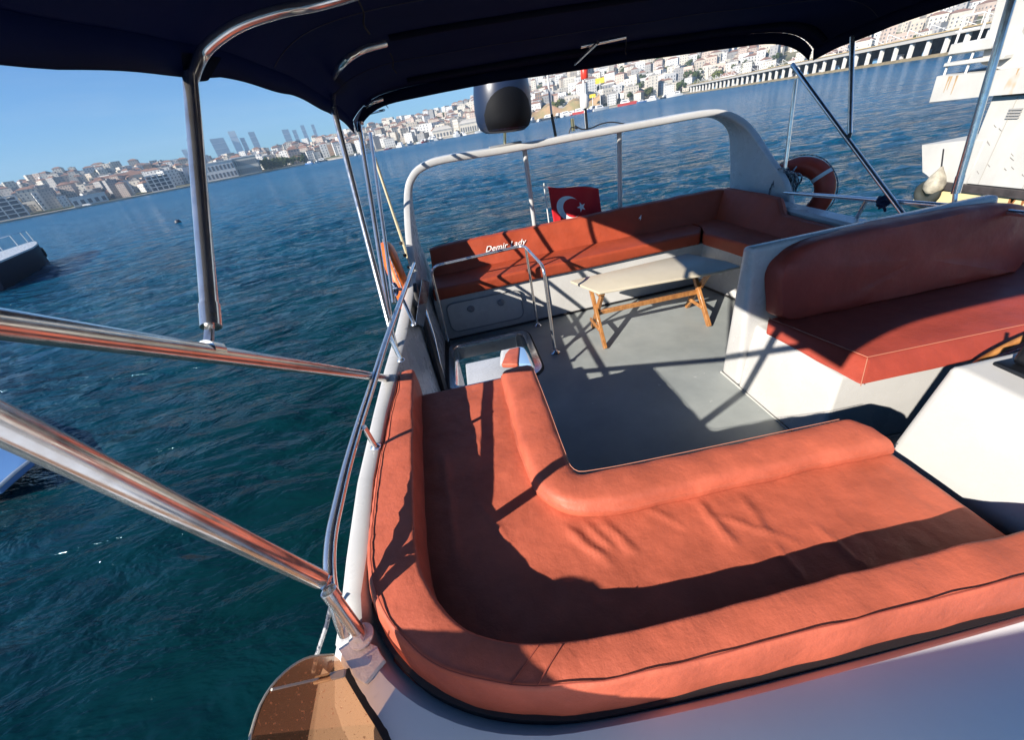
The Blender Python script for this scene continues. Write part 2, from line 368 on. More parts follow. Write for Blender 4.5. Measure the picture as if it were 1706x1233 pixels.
# ---- left coaming: gunwale with inner wall
def coaming():
    t = thing('side_coaming', 'white moulded coaming along the left side, narrow top edge lit by the sun', 'coaming', (-0.5, 1.5, 0))
    st = [  # y, x_out, x_in, z
        (0.60, -0.575, -0.53, 0.605), (0.68, -0.585, -0.53, 0.66), (0.80, -0.585, -0.52, 0.69), (1.10, -0.605, -0.545, 0.70), (1.50, -0.605, -0.545, 0.71), (1.90, -0.60, -0.525, 0.72),
        (2.30, -0.585, -0.505, 0.73), (2.70, -0.575, -0.50, 0.745), (3.00, -0.57, -0.50, 0.76), (3.40, -0.565, -0.50, 0.78), (4.25, -0.555, -0.49, 0.80)]
    rings = []
    for y, xo, xi, z in st:
        rings.append([(xo + 0.06, y, -2.2), (xo - 0.01, y, z - 0.22), (xo - 0.012, y, z - 0.03), (xo, y, z - 0.006), (xo + 0.012, y, z), (xi - 0.012, y, z), (xi, y, z - 0.006), (xi + 0.006, y, z - 0.03), (xi + 0.075, y, -0.02), (xi + 0.075, y, -0.1), (xo + 0.10, y, -2.2)])
    bm = BM(); loft(bm, rings); part(t, 'coaming_wall', bm, WHITE)
    return t
coaming()
# ---- front coaming / cowl with worn corner
def cowl():
    t = thing('cowl', 'white cowl round the front of the curved sofa, blistered paint at its left corner', 'cowl', (0, 0.2, 0))
    inner = [(-0.545, 0.72), (-0.53, 0.62), (-0.47, 0.52), (-0.36, 0.42), (-0.22, 0.345), (-0.08, 0.305), (0.06, 0.29), (0.4, 0.28), (1.0, 0.285), (1.6, 0.30), (3.0, 0.32)]
    outer = [(-0.60, 0.66), (-0.575, 0.55), (-0.505, 0.455), (-0.415, 0.345), (-0.27, 0.21), (-0.10, 0.145), (0.06, 0.145), (0.4, 0.12), (1.0, 0.11), (1.6, 0.11), (3.0, 0.12)]
    ci = resample(catmull([(x, y, 0) for x, y in inner], 8), 70); co = resample(catmull([(x, y, 0) for x, y in outer], 8), 70)
    rings = []
    for k, (a, b) in enumerate(zip(ci, co)):
        n = (b - a).normalized(); z = 0.60
        rings.append([(a.x - n.x * 0.05, a.y - n.y * 0.05, 0.50), (a.x, a.y, z - 0.012), (a.x + n.x * 0.015, a.y + n.y * 0.015, z), (b.x, b.y, z - 0.006), (b.x + n.x * 0.02, b.y + n.y * 0.02, z - 0.02),
                      (b.x + n.x * 0.16, b.y + n.y * 0.16, z - 0.22), (b.x + n.x * 0.22, b.y + n.y * 0.22, 0.05), (b.x, b.y, 0.04)])
    bm = BM(); loft(bm, rings); part(t, 'cowl_moulding', bm, mat('white_cowl', (0.78, 0.785, 0.78), 0.3, var=0.06, vscale=3, bump=0.08, bscale=30, bump2=0.1, b2scale=3, speck=(60, 0.74, (0.5, 0.45, 0.4))))
    # blistered repair patch
    bm = BM()
    poly = [(-0.601, 0.621, 0.612), (-0.529, 0.584, 0.612), (-0.476, 0.549, 0.612), (-0.452, 0.512, 0.612), (-0.496, 0.468, 0.612), (-0.531, 0.491, 0.612), (-0.557, 0.537, 0.612), (-0.6, 0.579, 0.612)]
    slab(bm, poly, 0.016, 0.004, 2); bmesh.ops.subdivide_edges(bm, edges=[e for e in bm.edges if e.calc_length() > 0.03], cuts=2, use_grid_fill=True); wrinkle(bm, 0.003, 40)
    part(t, 'repair_patch', bm, WHITE_WORN)
    return t
cowl()
# outer skirt of the hull corner below the windscreen
bm = BM()
loft(bm, [[(-0.74, 0.60, 0.40), (-0.68, 0.58, 0.50), (-0.45, 0.4, 0.55), (-0.45, 0.4, 0.0), (-0.80, 0.62, 0.0)],
          [(-0.80, 0.2, 0.24), (-0.70, 0.2, 0.36), (-0.3, 0.15, 0.50), (-0.3, 0.15, 0.0), (-0.85, 0.2, 0.0)],
          [(-0.62, -1.2, 0.16), (-0.55, -1.2, 0.20), (0.0, -1.2, 0.22), (0.0, -1.2, 0.0), (-0.85, -1.2, 0.0)]])
setting(obj('hull_shoulder', bm, WHITE))
bm = BM(); box(bm, (-0.50, -6.0, -0.08), (2.98, -0.205, 0.05), 0.02); setting(obj('coachroof', bm, WHITE))

# ================================================================== front sofa
def stations():
    inn = [(-0.437, 1.86), (-0.415, 1.5), (-0.392, 1.17), (-0.375, 0.95), (-0.355, 0.78), (-0.325, 0.66), (-0.27, 0.56), (-0.20, 0.49), (-0.10, 0.445), (0.03, 0.418), (0.20, 0.410), (0.42, 0.410), (0.75, 0.415), (1.2, 0.415), (1.66, 0.415)]
    out = [(-0.535, 1.86), (-0.545, 1.5), (-0.555, 1.17), (-0.548, 0.92), (-0.525, 0.74), (-0.48, 0.61), (-0.40, 0.50), (-0.30, 0.415), (-0.16, 0.35), (0.02, 0.31), (0.22, 0.30), (0.6, 0.297), (1.2, 0.297), (1.66, 0.30)]
    a = resample(catmull([(x, y, 0) for x, y in inn], 8), 120); b = resample(catmull([(x, y, 0) for x, y in out], 8), 120)
    return a, b
def front_sofa():
    t = thing('curved_sofa', 'orange leather curved corner sofa with raised inner bolster at the front of the deck', 'sofa', (0.3, 1.0, 0))
    a, b = stations()
    rings = []
    for k, (i, o) in enumerate(zip(a, b)):
        n = (o - i).normalized(); s = k / 119.0
        zt = 0.705 + 0.006 * mnoise.noise(Vector((s * 30, 0, 0)))
        inset = 0.022
        rings.append(section((i.x, i.y, 0.50), (i.x, i.y, zt), (o.x - n.x * inset, o.y - n.y * inset, zt - 0.004), (o.x, o.y, 0.585), 0.016, 4, 0.003))
    bm = BM(); loft(bm, rings); wrinkle(bm, 0.004, 11)
    # diagonal pull folds round the left part
    def pulls(bm):
        for v in bm.verts:
            if v.co.z > 0.6 and v.co.x < 0.2:
                w = max(0, 1 - abs(v.co.y - 0.85) / 0.45)
                v.co.z += 0.0035 * w * math.sin((v.co.y * 1.0 - v.co.x * 1.3) * 95 + 2 * mnoise.noise(v.co * 6))
    pulls(bm)
    back = part(t, 'back_cushion', bm, LEATHER)
    # seam piping on top outer edge, and the cross seam on the corner
    bm = BM(); tube(bm, [(o.x + (i.x - o.x) * 0.20, o.y + (i.y - o.y) * 0.20, 0.7065) for i, o in zip(a, b)], 0.0018, 6); wrinkle(bm, 0.004, 11); pulls(bm); part(back, 'piping', bm, mat('dark_thread', (0.36, 0.07, 0.04), 0.7))
    bm = BM(); k = 58; i, o = a[k], b[k]
    for d in (0, 1): 
        i, o = a[k + d * 2], b[k + d * 2]
        tube(bm, [(i.x, i.y, 0.69), (i.x + (o.x - i.x) * 0.1, i.y + (o.y - i.y) * 0.1, 0.708), (i.x + (o.x - i.x) * 0.8, i.y + (o.y - i.y) * 0.8, 0.706)], 0.0016, 6)
    part(back, 'seam', bm, mat('dark_thread', (0.36, 0.07, 0.04), 0.7))
    # seat cushion : grid sheet with real folds, closed below
    bm = BM(); nx, ny = 150, 150
    x0, x1, y0, y1 = -0.45, 1.345, 0.40, 1.845
    folds = [((0.128, 0.809, 0.55), (0.219, 0.665, 0.55), 0.030, 0.010), ((0.194, 0.812, 0.55), (0.248, 0.699, 0.55), 0.02, 0.008), ((0.254, 0.8, 0.55), (0.317, 0.671, 0.55), 0.028, 0.008),
             ((0.595, 0.788, 0.55), (0.613, 0.628, 0.55), 0.030, 0.011), ((0.738, 0.773, 0.55), (0.727, 0.641, 0.55), 0.026, 0.007), ((0.63, 0.723, 0.55), (0.79, 0.582, 0.55), 0.02, 0.006),
             ((0.428, 0.803, 0.55), (0.499, 0.712, 0.55), 0.022, 0.005), ((0.725, 0.599, 0.55), (0.728, 0.485, 0.55), 0.018, 0.006), ((0.874, 0.613, 0.55), (0.902, 0.478, 0.55), 0.016, 0.006),
             ((-0.305, 1.298, 0.55), (-0.264, 0.795, 0.55), 0.03, 0.006), ((-0.165, 0.993, 0.55), (-0.075, 0.803, 0.55), 0.02, 0.005)]
    def hgt(x, y):
        z = 0.548 + 0.004 * mnoise.noise(Vector((x * 5, y * 5, 0))) + 0.0015 * mnoise.noise(Vector((x * 22, y * 22, 3)))
        for A, B, w, h in folds:
            ax, ay, bx, by = A[0], A[1], B[0], B[1]; dx, dy = bx - ax, by - ay; L2 = dx * dx + dy * dy
            tt = ((x - ax) * dx + (y - ay) * dy) / L2; tc = min(max(tt, 0), 1)
            px, py = ax + dx * tc, ay + dy * tc; L = math.sqrt(L2)
            side = ((x - px) * dy - (y - py) * dx) / L + 0.01 * mnoise.noise(Vector((x * 14, y * 14, 9)))
            dd = math.hypot(x - px, y - py)
            if dd < w * 3: z += h * math.exp(-(side / w) ** 2 * 4) * math.exp(-(max(0, abs(tt - 0.5) - 0.25) * 3) ** 2) * (1 if abs(side) < 9 else 0) * math.exp(-(max(0, dd - abs(side)) / w) ** 2)
        return z
    def inside(x, y):   # L / U shaped footprint
        if x > 0.06 and y > 0.83: return False
        return True
    grid = {}
    for i in range(nx + 1):
        for j in range(ny + 1):
            x = x0 + (x1 - x0) * i / nx; y = y0 + (y1 - y0) * j / ny
            if x > 0.14 and y > 0.90: continue
            e = min(x1 - x, 0.03) / 0.03 if x > 1.2 else 1; e2 = min(y1 - y, 0.03) / 0.03 if y > 1.7 else 1
            e = min(e, e2); z = hgt(x, y) - 0.03 * (1 - math.sqrt(max(0, 1 - (1 - e) ** 2)))
            grid[i, j] = bm.verts.new((x, y, z))
    for i in range(nx):
        for j in range(ny):
            q = [(i, j), (i + 1, j), (i + 1, j + 1), (i, j + 1)]
            if all(k in grid for k in q): bm.faces.new([grid[k] for k in q])
    ext = bmesh.ops.extrude_edge_only(bm, edges=[e for e in bm.edges if e.is_boundary])
    for v in [g for g in ext['geom'] if isinstance(g, bmesh.types.BMVert)]: v.co.z = 0.45
    part(t, 'seat_cushion', bm, LEATHER, 60)
    # inner bolster (L)
    li = [(0.207, 1.80), (0.209, 1.4), (0.207, 1.12), (0.215, 1.0), (0.30, 0.975), (0.6, 0.963), (1.0, 0.955), (1.28, 0.950)]
    lo = [(0.012, 1.80), (0.012, 1.4), (0.02, 1.12), (0.075, 0.90), (0.26, 0.805), (0.6, 0.795), (1.0, 0.790), (1.325, 0.785)]
    A = resample(catmull([(x, y, 0) for x, y in li], 8), 90); B = resample(catmull([(x, y, 0) for x, y in lo], 8), 90)
    rings = []
    for k, (i, o) in enumerate(zip(A, B)):
        n = (o - i).normalized(); e = min(k, 89 - k) / 1.0; sh = 0.008 * max(0, 1 - e)
        rings.append(section((i.x + n.x * .004, i.y + n.y * .004, 0.50), (i.x + n.x * sh, i.y + n.y * sh, 0.622 - sh), (o.x - n.x * 0.03, o.y - n.y * 0.03, 0.618 - sh), (o.x - n.x * 0.004, o.y - n.y * 0.004, 0.545), 0.034, 4, 0.007))
    bm = BM(); loft(bm, rings); wrinkle(bm, 0.006, 10, 5)
    bol = part(t, 'bolster', bm, LEATHER)
    bm = BM(); tube(bm, [(i.x + (o.x - i.x) * 0.012, i.y + (o.y - i.y) * 0.012, 0.616) for i, o in zip(A[2:-2], B[2:-2])], 0.0015, 6); part(bol, 'piping', bm, THREAD)
    # base
    bm = BM(); slab(bm, [(-0.47, 1.83, 0.50), (0.19, 1.83, 0.50), (0.19, 0.94, 0.50), (1.30, 0.93, 0.50), (1.33, 0.32, 0.50), (-0.2, 0.37, 0.50), (-0.47, 0.7, 0.50)], 0.497, 0.012)
    part(t, 'sofa_base', bm, WHITE)
    bm = BM()
    for k in range(len(a) - 1): pass
    loft(bm, [[(o.x + n2.x * 0.01, o.y + n2.y * 0.01, 0.50), (o.x + n2.x * 0.01, o.y + n2.y * 0.01, 0.592), (i.x, i.y, 0.592), (i.x, i.y, 0.50)] for i, o in zip(a, b) for n2 in [(o - i).normalized()]])
    part(t, 'shadow_gap_strip', bm, RUBBER)  # black strip added to stand for the shadow gap below the back cushion
    return t
front_sofa()

# ================================================================== helm bench
def bench():
    t = thing('helm_bench', 'wide helm bench with tall shaded backrest and brick red seat facing the console', 'bench', (2.2, 1.7, 0))
    bm = BM(); hexa(bm, [(1.600, 1.275, 0.001), (3.42, 1.262, 0.001), (3.42, 1.93, 0.001), (1.600, 1.93, 0.001), (1.655, 1.335, 0.45), (3.42, 1.33, 0.45), (3.42, 1.99, 0.45), (1.655, 1.97, 0.45)], 0.02, 3)
    part(t, 'bench_box', bm, WHITE)
    bm = BM(); tube(bm, [(1.597, 2.12, 0.004), (1.597, 1.272, 0.004), (3.4, 1.258, 0.004)], 0.007, 6); wrinkle(bm, 0.004, 30); part(t, 'sealant_line', bm, mat('sealant', (0.5, 0.5, 0.47), 0.7))
    # moulded backrest shell
    lo = [(1.625, 1.905, 0.40), (1.60, 2.06, 0.40)]
    bm = BM()
    hexa(bm, [(1.60, 1.93, 0.001), (3.40, 1.93, 0.001), (3.40, 2.12, 0.001), (1.60, 2.12, 0.001), (1.545, 1.955, 0.955), (3.10, 1.995, 0.955), (3.10, 2.075, 0.945), (1.545, 2.045, 0.945)], 0.035, 4)
    part(t, 'backrest_shell', bm, WHITE)
    # backrest cushion with rounded outline in a leaning plane
    bl, br = Vector((1.73, 1.86, 0.535)), Vector((3.134, 1.86, 0.523))
    pts = [(1.669, 1.87, 0.572), (1.652, 1.91, 0.803), (1.706, 1.935, 0.889), (1.83, 1.95, 0.938), (2.207, 1.955, 0.955), (2.652, 1.96, 0.95), (2.96, 1.96, 0.929), (3.135, 1.955, 0.895), (3.23, 1.95, 0.829), (3.264, 1.93, 0.725), (3.262, 1.9, 0.588), (3.193, 1.87, 0.527), (3.114, 1.86, 0.524), (2.506, 1.86, 0.513), (2.038, 1.86, 0.521), (1.751, 1.86, 0.527)]
    out = catmull(pts + [pts[0]], 5)[:-1]; cen = sum(out, Vector()) / len(out)
    n = Vector((0, -0.98, 0.1)).normalized(); rings = []
    for sc_, d in ((0.97, -0.06), (1.0, -0.045), (1.0, 0.03), (0.992, 0.055), (0.97, 0.072), (0.90, 0.085), (0.7, 0.09), (0.4, 0.09), (0.1, 0.09)):
        ring = []
        for p in out:
            q = cen + (p - cen) * sc_
            if sc_ < 1: 
                e = (p - cen); q = cen + e * (1 - min(1, (1 - sc_) * 0.6 / max(e.length, 0.2))) if sc_ > 0.9 else q
            ring.append(q + n * d)
        rings.append(ring)
    bm = BM(); loft(bm, rings); bmesh.ops.triangulate(bm, faces=[f for f in bm.faces if len(f.verts) > 4]); wrinkle(bm, 0.008, 6)
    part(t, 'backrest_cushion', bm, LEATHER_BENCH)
    # seat cushion
    A = [(1.627, 1.83, 0.452), (1.677, 1.25, 0.452), (3.42, 1.235, 0.452), (3.42, 1.9, 0.452)]
    T = [(1.657, 1.873, 0.53), (1.773, 1.341, 0.53), (3.42, 1.31, 0.53), (3.42, 1.9, 0.53)]
    bm = BM(); hexa(bm, [A[1], A[2], A[3], A[0], T[1], T[2], T[3], T[0]], 0.018, 4)
    bmesh.ops.subdivide_edges(bm, edges=[e for e in bm.edges if e.calc_length() > 0.2], cuts=9, use_grid_fill=True); wrinkle(bm, 0.005, 8, 3)
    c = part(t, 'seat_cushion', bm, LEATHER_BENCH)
    bm = BM(); tube(bm, [Vector(T[0]) + Vector((0.01, 0, 0.002)), Vector(T[1]) + Vector((0.008, 0.008, 0.0)), Vector(T[2]) + Vector((0, 0.006, 0))], 0.0022, 6)
    tube(bm, [T[1], A[1]], 0.002, 6); part(c, 'piping', bm, THREAD)
    # raised facing panel above the corner of the cushion
    return t
bench()

# ================================================================== console, wheel, throttle
def console():
    t = thing('helm_console', 'white moulded helm console at the right edge with black throttle base on top', 'console', (2.0, 0.7, 0))
    bm = BM(); hexa(bm, [(1.365, 0.22, 0.001), (3.0, 0.22, 0.001), (3.0, 0.93, 0.001), (1.365, 0.90, 0.001), (1.455, 0.30, 0.845), (3.0, 0.30, 0.845), (3.0, 0.86, 0.87), (1.455, 0.855, 0.865)], 0.03, 4)
    part(t, 'console_body', bm, WHITE)
    c = Vector((1.579, 0.77, 0.86))
    bm = BM(); box(bm, (c.x - 0.02, c.y - 0.06, 0.845), (c.x + 0.14, c.y + 0.05, 0.875), 0.008); box(bm, (c.x + 0.01, c.y - 0.03, 0.875), (c.x + 0.12, c.y + 0.03, 0.95), 0.015, 3)
    cyl(bm, (c.x + 0.06, c.y, 0.92), (c.x + 0.09, c.y + 0.04, 1.02), 0.008); part(t, 'throttle', bm, BLACK)
    w = thing('steering_wheel', 'wooden rimmed steering wheel cropped by the right edge of the picture', 'steering wheel', (2.18, 1.07, 0.72))
    cen = Vector((2.20, 1.06, 0.66)); ax = Vector((0, 0.90, 0.43)).normalized(); u = Vector((1, 0, 0)); v = ax.cross(u).normalized(); R = 0.215
    bm = BM(); ringp = [cen + (u * math.cos(k / 48 * 6.28318) + v * math.sin(k / 48 * 6.28318)) * R for k in range(49)]
    rings = []
    for k in range(48):
        p = ringp[k]; e = (p - cen).normalized()
        rings.append([p + (e * math.cos(q) * 0.015 + ax * math.sin(q) * 0.012) for q in [6.28318 * s / 10 for s in range(10)]])
    rings.append(rings[0]); loft(bm, rings, cap=False); bmesh.ops.remove_doubles(bm, verts=bm.verts, dist=1e-5); at_any(w, obj('rim', bm, WOOD))
    for k in range(3):
        a = 0.5 + k * 2.094; bm = BM(); e = u * math.cos(a) + v * math.sin(a); tube(bm, [cen, cen + e * (R - 0.01)], 0.009, 8); at_any(w, obj('spoke', bm, CHROME))
    bm = BM(); lathe(bm, [(0.0, -0.03), (0.045, -0.03), (0.05, 0.0), (0.03, 0.02), (0.0, 0.022)], cen, ax, 20); cyl(bm, cen, cen - ax * 0.16, 0.02); at_any(w, obj('hub', bm, BLACK))
console()

# ================================================================== aft seating
def aft_seat():
    t = thing('sofa', 'long aft sofa with white base, orange where the sun strikes and shaded at both ends', 'sofa', (1.0, 3.8, 0))
    bm = BM(); slab(bm, [(-0.44, 3.53, 0.44), (2.30, 3.62, 0.44), (2.40, 3.0, 0.44), (2.41, 2.1, 0.44), (2.94, 2.1, 0.44), (2.94, 4.28, 0.44), (-0.44, 4.28, 0.44)], 0.438, 0.012)
    part(t, 'sofa_base', bm, WHITE)
    # seat cushions
    for name, poly in (('seat_cushion', [(-0.42, 3.49, 0.565), (2.24, 3.575, 0.565), (2.36, 3.76, 0.56), (2.36, 3.98, 0.55), (-0.42, 3.98, 0.55)]),
                       ('seat_cushion', [(2.25, 3.55, 0.563), (2.335, 3.0, 0.563), (2.335, 2.12, 0.563), (2.85, 2.12, 0.55), (2.85, 3.98, 0.55), (2.372, 3.98, 0.55), (2.372, 3.74, 0.56)])):
        bm = BM(); slab(bm, poly, 0.115, 0.028, 4); bmesh.ops.triangulate(bm, faces=[f for f in bm.faces if len(f.verts) > 4])
        bmesh.ops.subdivide_edges(bm, edges=[e for e in bm.edges if e.calc_length() > 0.25], cuts=4); wrinkle(bm, 0.006, 9, 2)
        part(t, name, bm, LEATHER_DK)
    # back cushion, leaning
    pb = [(-0.42, 3.93, 0.52), (0.6, 3.955, 0.52), (1.6, 3.95, 0.52), (2.74, 3.93, 0.52)]
    pt = [(-0.40, 4.10, 0.80), (0.6, 4.11, 0.80), (1.6, 4.13, 0.805), (2.86, 4.11, 0.81)]
    A = resample(pb, 50); B = resample(pt, 50); rings = []
    for k, (p, q) in enumerate(zip(A, B)):
        e = min(1, min(k, 49 - k) / 2.0); s = 0.02 * (1 - e)
        rings.append(section(p + Vector((0, 0.02 * (1 - e), 0)), q - Vector((0, 0, s)), q + Vector((0, 0.10, -0.02 - s)), p + Vector((0, 0.2, 0)), 0.03, 4, 0.012))
    bm = BM(); loft(bm, rings); wrinkle(bm, 0.008, 7, 1)
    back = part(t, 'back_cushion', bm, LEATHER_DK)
    # right return of the back cushion
    pb = [(2.62, 3.94, 0.52), (2.62, 3.3, 0.52), (2.62, 2.9, 0.52), (2.60, 2.12, 0.52)]
    pt = [(2.78, 4.10, 0.81), (2.80, 3.55, 0.81), (2.80, 3.36, 0.80), (2.74, 3.2, 0.70), (2.72, 2.12, 0.69)]
    A = resample(pb, 50); B = resample(pt, 50)
    bm = BM(); loft(bm, [section(p, q, q + Vector((0.07, 0, -0.01)), p + Vector((0.24, 0, 0)), 0.025, 4, 0.008) for p, q in zip(A, B)]); wrinkle(bm, 0.006, 7, 4)
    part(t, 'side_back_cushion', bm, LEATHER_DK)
    # lettering on the back cushion
    def text(body, p0, p1, h, name='lettering'):
        cu = bpy.data.curves.new('lettering', 'FONT'); cu.body = body; cu.size = h; cu.shear = 0.45; cu.extrude = 0.001; cu.space_character = 1.05; cu.offset = 0.0006
        tmp = bpy.data.objects.new('tmp', cu); COL.objects.link(tmp); bpy.context.view_layer.update()
        me = bpy.data.meshes.new_from_object(tmp); bpy.data.objects.remove(tmp); bpy.data.curves.remove(cu)
        w = max(v.co.x for v in me.vertices) or 1; ex = (V(p1) - V(p0)); L = ex.length; ex.normalize()
        ny = Vector((0, -0.85, 0.52)).normalized(); ez = ny.cross(ex) * -1
        if ez.z < 0: ez = -ez
        for v in me.vertices: v.co = V(p0) + ex * (v.co.x * L / w) + ez * v.co.y + ny * v.co.z
        o = link(name, me, mat('white_embroidery', (0.85, 0.83, 0.8), 0.6)); at_any(back, o); return o
    text('Demir Lady', (0.155, 4.005, 0.672), (0.60, 4.018, 0.672), 0.082)
    text('4', (1.80, 4.02, 0.68), (1.845, 4.02, 0.68), 0.07)
    # locker panel with round latches
    Yp = 3.528
    bm = BM()
    xs0, xs1, z0, z1, r = -0.335, 0.40, 0.085, 0.385, 0.07
    outline = []
    for cx, cz, a0 in ((xs1 - r, z1 - r, 0), (xs0 + r, z1 - r, 90), (xs0 + r, z0 + r, 180), (xs1 - r, z0 + r, 270)):
        for k in range(7):
            a = math.radians(a0 + k * 15); outline.append((cx + r * math.cos(a), Yp + 0.012 * (cx > 0) - 0.006, cz + r * math.sin(a)))
    tube(bm, outline + [outline[0]], 0.006, 8, cap=False); pan = part(t, 'locker_rim', bm, mat('grey_groove', (0.28, 0.28, 0.29), 0.6))
    bm = BM(); slab(bm, [(x, y + 0.0045, z) for x, y, z in outline], 0.02, down=(0, 1, 0)); part(t, 'locker_door', bm, WHITE)
    for cx in (-0.105, 0.195):
        bm = BM(); lathe(bm, [(0, 0.0), (0.034, 0.0), (0.036, 0.006), (0.028, 0.012), (0.026, 0.007), (0, 0.007)], (cx, Yp + 0.002, 0.295), (0, -1, 0), 24)
        box(bm, (cx - 0.006, Yp - 0.012, 0.272), (cx + 0.006, Yp - 0.004, 0.318), 0.002); part(t, 'latch', bm, mat('grey_latch', (0.32, 0.32, 0.33), 0.35))
    bm = BM(); lathe(bm, [(0, 0.0), (0.035, 0.0), (0.036, 0.008), (0.02, 0.014), (0, 0.012)], (2.403, 3.28, 0.19), (-1, 0, 0), 24); part(t, 'round_light', bm, mat('grey_latch', (0.32, 0.32, 0.33), 0.35))
    bm = BM(); tube(bm, [(-0.42, 3.522, 0.012), (0.6, 3.555, 0.012), (2.29, 3.612, 0.012), (2.395, 3.0, 0.012)], 0.011, 6); part(t, 'black_sealant', bm, RUBBER)
aft_seat()
# right coaming
t = thing('side_coaming', 'white coaming along the right side behind the helm bench', 'coaming', (2.95, 2, 0))
bm = BM(); loft(bm, [[(x0, y, 0.0), (x0 - 0.02, y, z - 0.02), (x0, y, z), (x0 + 0.13, y, z), (x0 + 0.16, y, z - 0.03), (x0 + 0.14, y, -2.2)] for y, x0, z in ((0.1, 3.44, 0.62), (1.3, 3.44, 0.66), (1.97, 3.42, 0.68), (2.17, 2.88, 0.70), (3.2, 2.87, 0.72), (4.3, 2.86, 0.76))]); part(t, 'coaming_wall', bm, WHITE)

# ================================================================== arch
def arch():
    t = thing('radar_arch', 'white arch over the stern with wide swept leg on its right', 'arch', (1.25, 4.3, 0.75))
    # stations : centre x,z ; y0,y1 (fore-aft extent), thickness normal direction
    S = [(-0.520, 0.70, 3.42, 4.20), (-0.520, 0.92, 3.58, 4.28), (-0.50, 1.15, 3.88, 4.33), (-0.465, 1.33, 4.12, 4.36), (-0.40, 1.44, 4.17, 4.38), (-0.28, 1.515, 4.20, 4.40), (-0.05, 1.545, 4.22, 4.42),
         (0.5, 1.53, 4.24, 4.44), (1.2, 1.525, 4.25, 4.45), (2.0, 1.52, 4.24, 4.44), (2.55, 1.515, 4.22, 4.42), (2.75, 1.485, 4.20, 4.42), (2.90, 1.40, 4.14, 4.42), (2.99, 1.28, 4.04, 4.42), (3.02, 1.10, 3.83, 4.40), (3.02, 0.90, 3.55, 4.35), (3.02, 0.72, 3.42, 4.32)]
    C = catmull([(s[0], 0, s[1]) for s in S], 5); Y0 = catmull([(s[2], 0, 0) for s in S], 5); Y1 = catmull([(s[3], 0, 0) for s in S], 5)
    rings = []
    for k, c in enumerate(C):
        tt = (C[min(k + 1, len(C) - 1)] - C[max(k - 1, 0)]).normalized(); n = Vector((-tt.z, 0, tt.x)) * 0.032
        y0, y1 = Y0[k].x, Y1[k].x
        rings.append(section((c.x - n.x, y0, c.z - n.z), (c.x + n.x, y0, c.z + n.z), (c.x + n.x, y1, c.z + n.z), (c.x - n.x, y1, c.z - n.z), 0.022, 4, 0.002))
    bm = BM(); loft(bm, rings); part(t, 'arch_beam', bm, WHITE, 50)
    for x0, x1 in ((0.745, 0.76), (1.72, 1.74)):
        bm = BM(); tube(bm, [(x0, 4.33, 1.50), (x1, 4.36, 0.72)], 0.024, 12); part(t, 'post', bm, WHITE)
arch()

# ================================================================== table
def table():
    t = thing('folding_table', 'low folding table with cream top and varnished wooden X legs', 'table', (1.4, 3.0, 0))
    top = [(0.82, 3.22, 0.49), (0.955, 2.845, 0.49), (1.92, 2.77, 0.49), (2.12, 2.785, 0.49), (2.10, 2.95, 0.49), (1.95, 3.30, 0.49)]
    bm = BM(); slab(bm, top, 0.022, 0.007, 2); part(t, 'table_top', bm, CREAM)
    def leg(a, b):
        bm = BM(); a = V(a); b = V(b); d = (b - a).normalized(); n = Vector((0.014, 0, 0)); w = d.cross(Vector((1, 0, 0))).normalized() * 0.022
        hexa(bm, [a - n - w, a + n - w, a + n + w, a - n + w, b - n - w, b + n - w, b + n + w, b - n + w], 0.003, 1); part(t, 'leg', bm, WOOD)
    for x in (0.965, 1.90):
        leg((x, 2.76, 0.0), (x + 0.01, 3.17, 0.468)); leg((x + 0.032, 3.19, 0.0), (x + 0.032, 2.88, 0.468))
        bm = BM(); box(bm, (x - 0.012, 2.86, 0.445), (x + 0.045, 3.19, 0.468), 0.003, 1); part(t, 'rail', bm, WOOD)
        bm = BM(); box(bm, (x - 0.02, 2.87, 0.12), (x - 0.005, 3.10, 0.15), 0.003, 1); part(t, 'cross_bar', bm, WOOD)
    bm = BM(); box(bm, (0.99, 2.985, 0.215), (1.93, 3.010, 0.255), 0.003, 1); part(t, 'stretcher', bm, WOOD)
    bm = BM(); hexa(bm, [(1.05, 2.99, 0.225), (1.05, 3.01, 0.225), (1.02, 3.01, 0.225), (1.02, 2.99, 0.225), (1.2, 2.99, 0.225), (1.2, 3.01, 0.225), (1.19, 3.01, 0.22), (1.19, 2.99, 0.22)]); bm.free()
    for x in (1.82, 1.99):
        bm = BM(); box(bm, (x - 0.012, 2.83, 0.43), (x + 0.012, 2.86, 0.466), 0.002, 1); part(t, 'bracket', bm, PALE)
table()

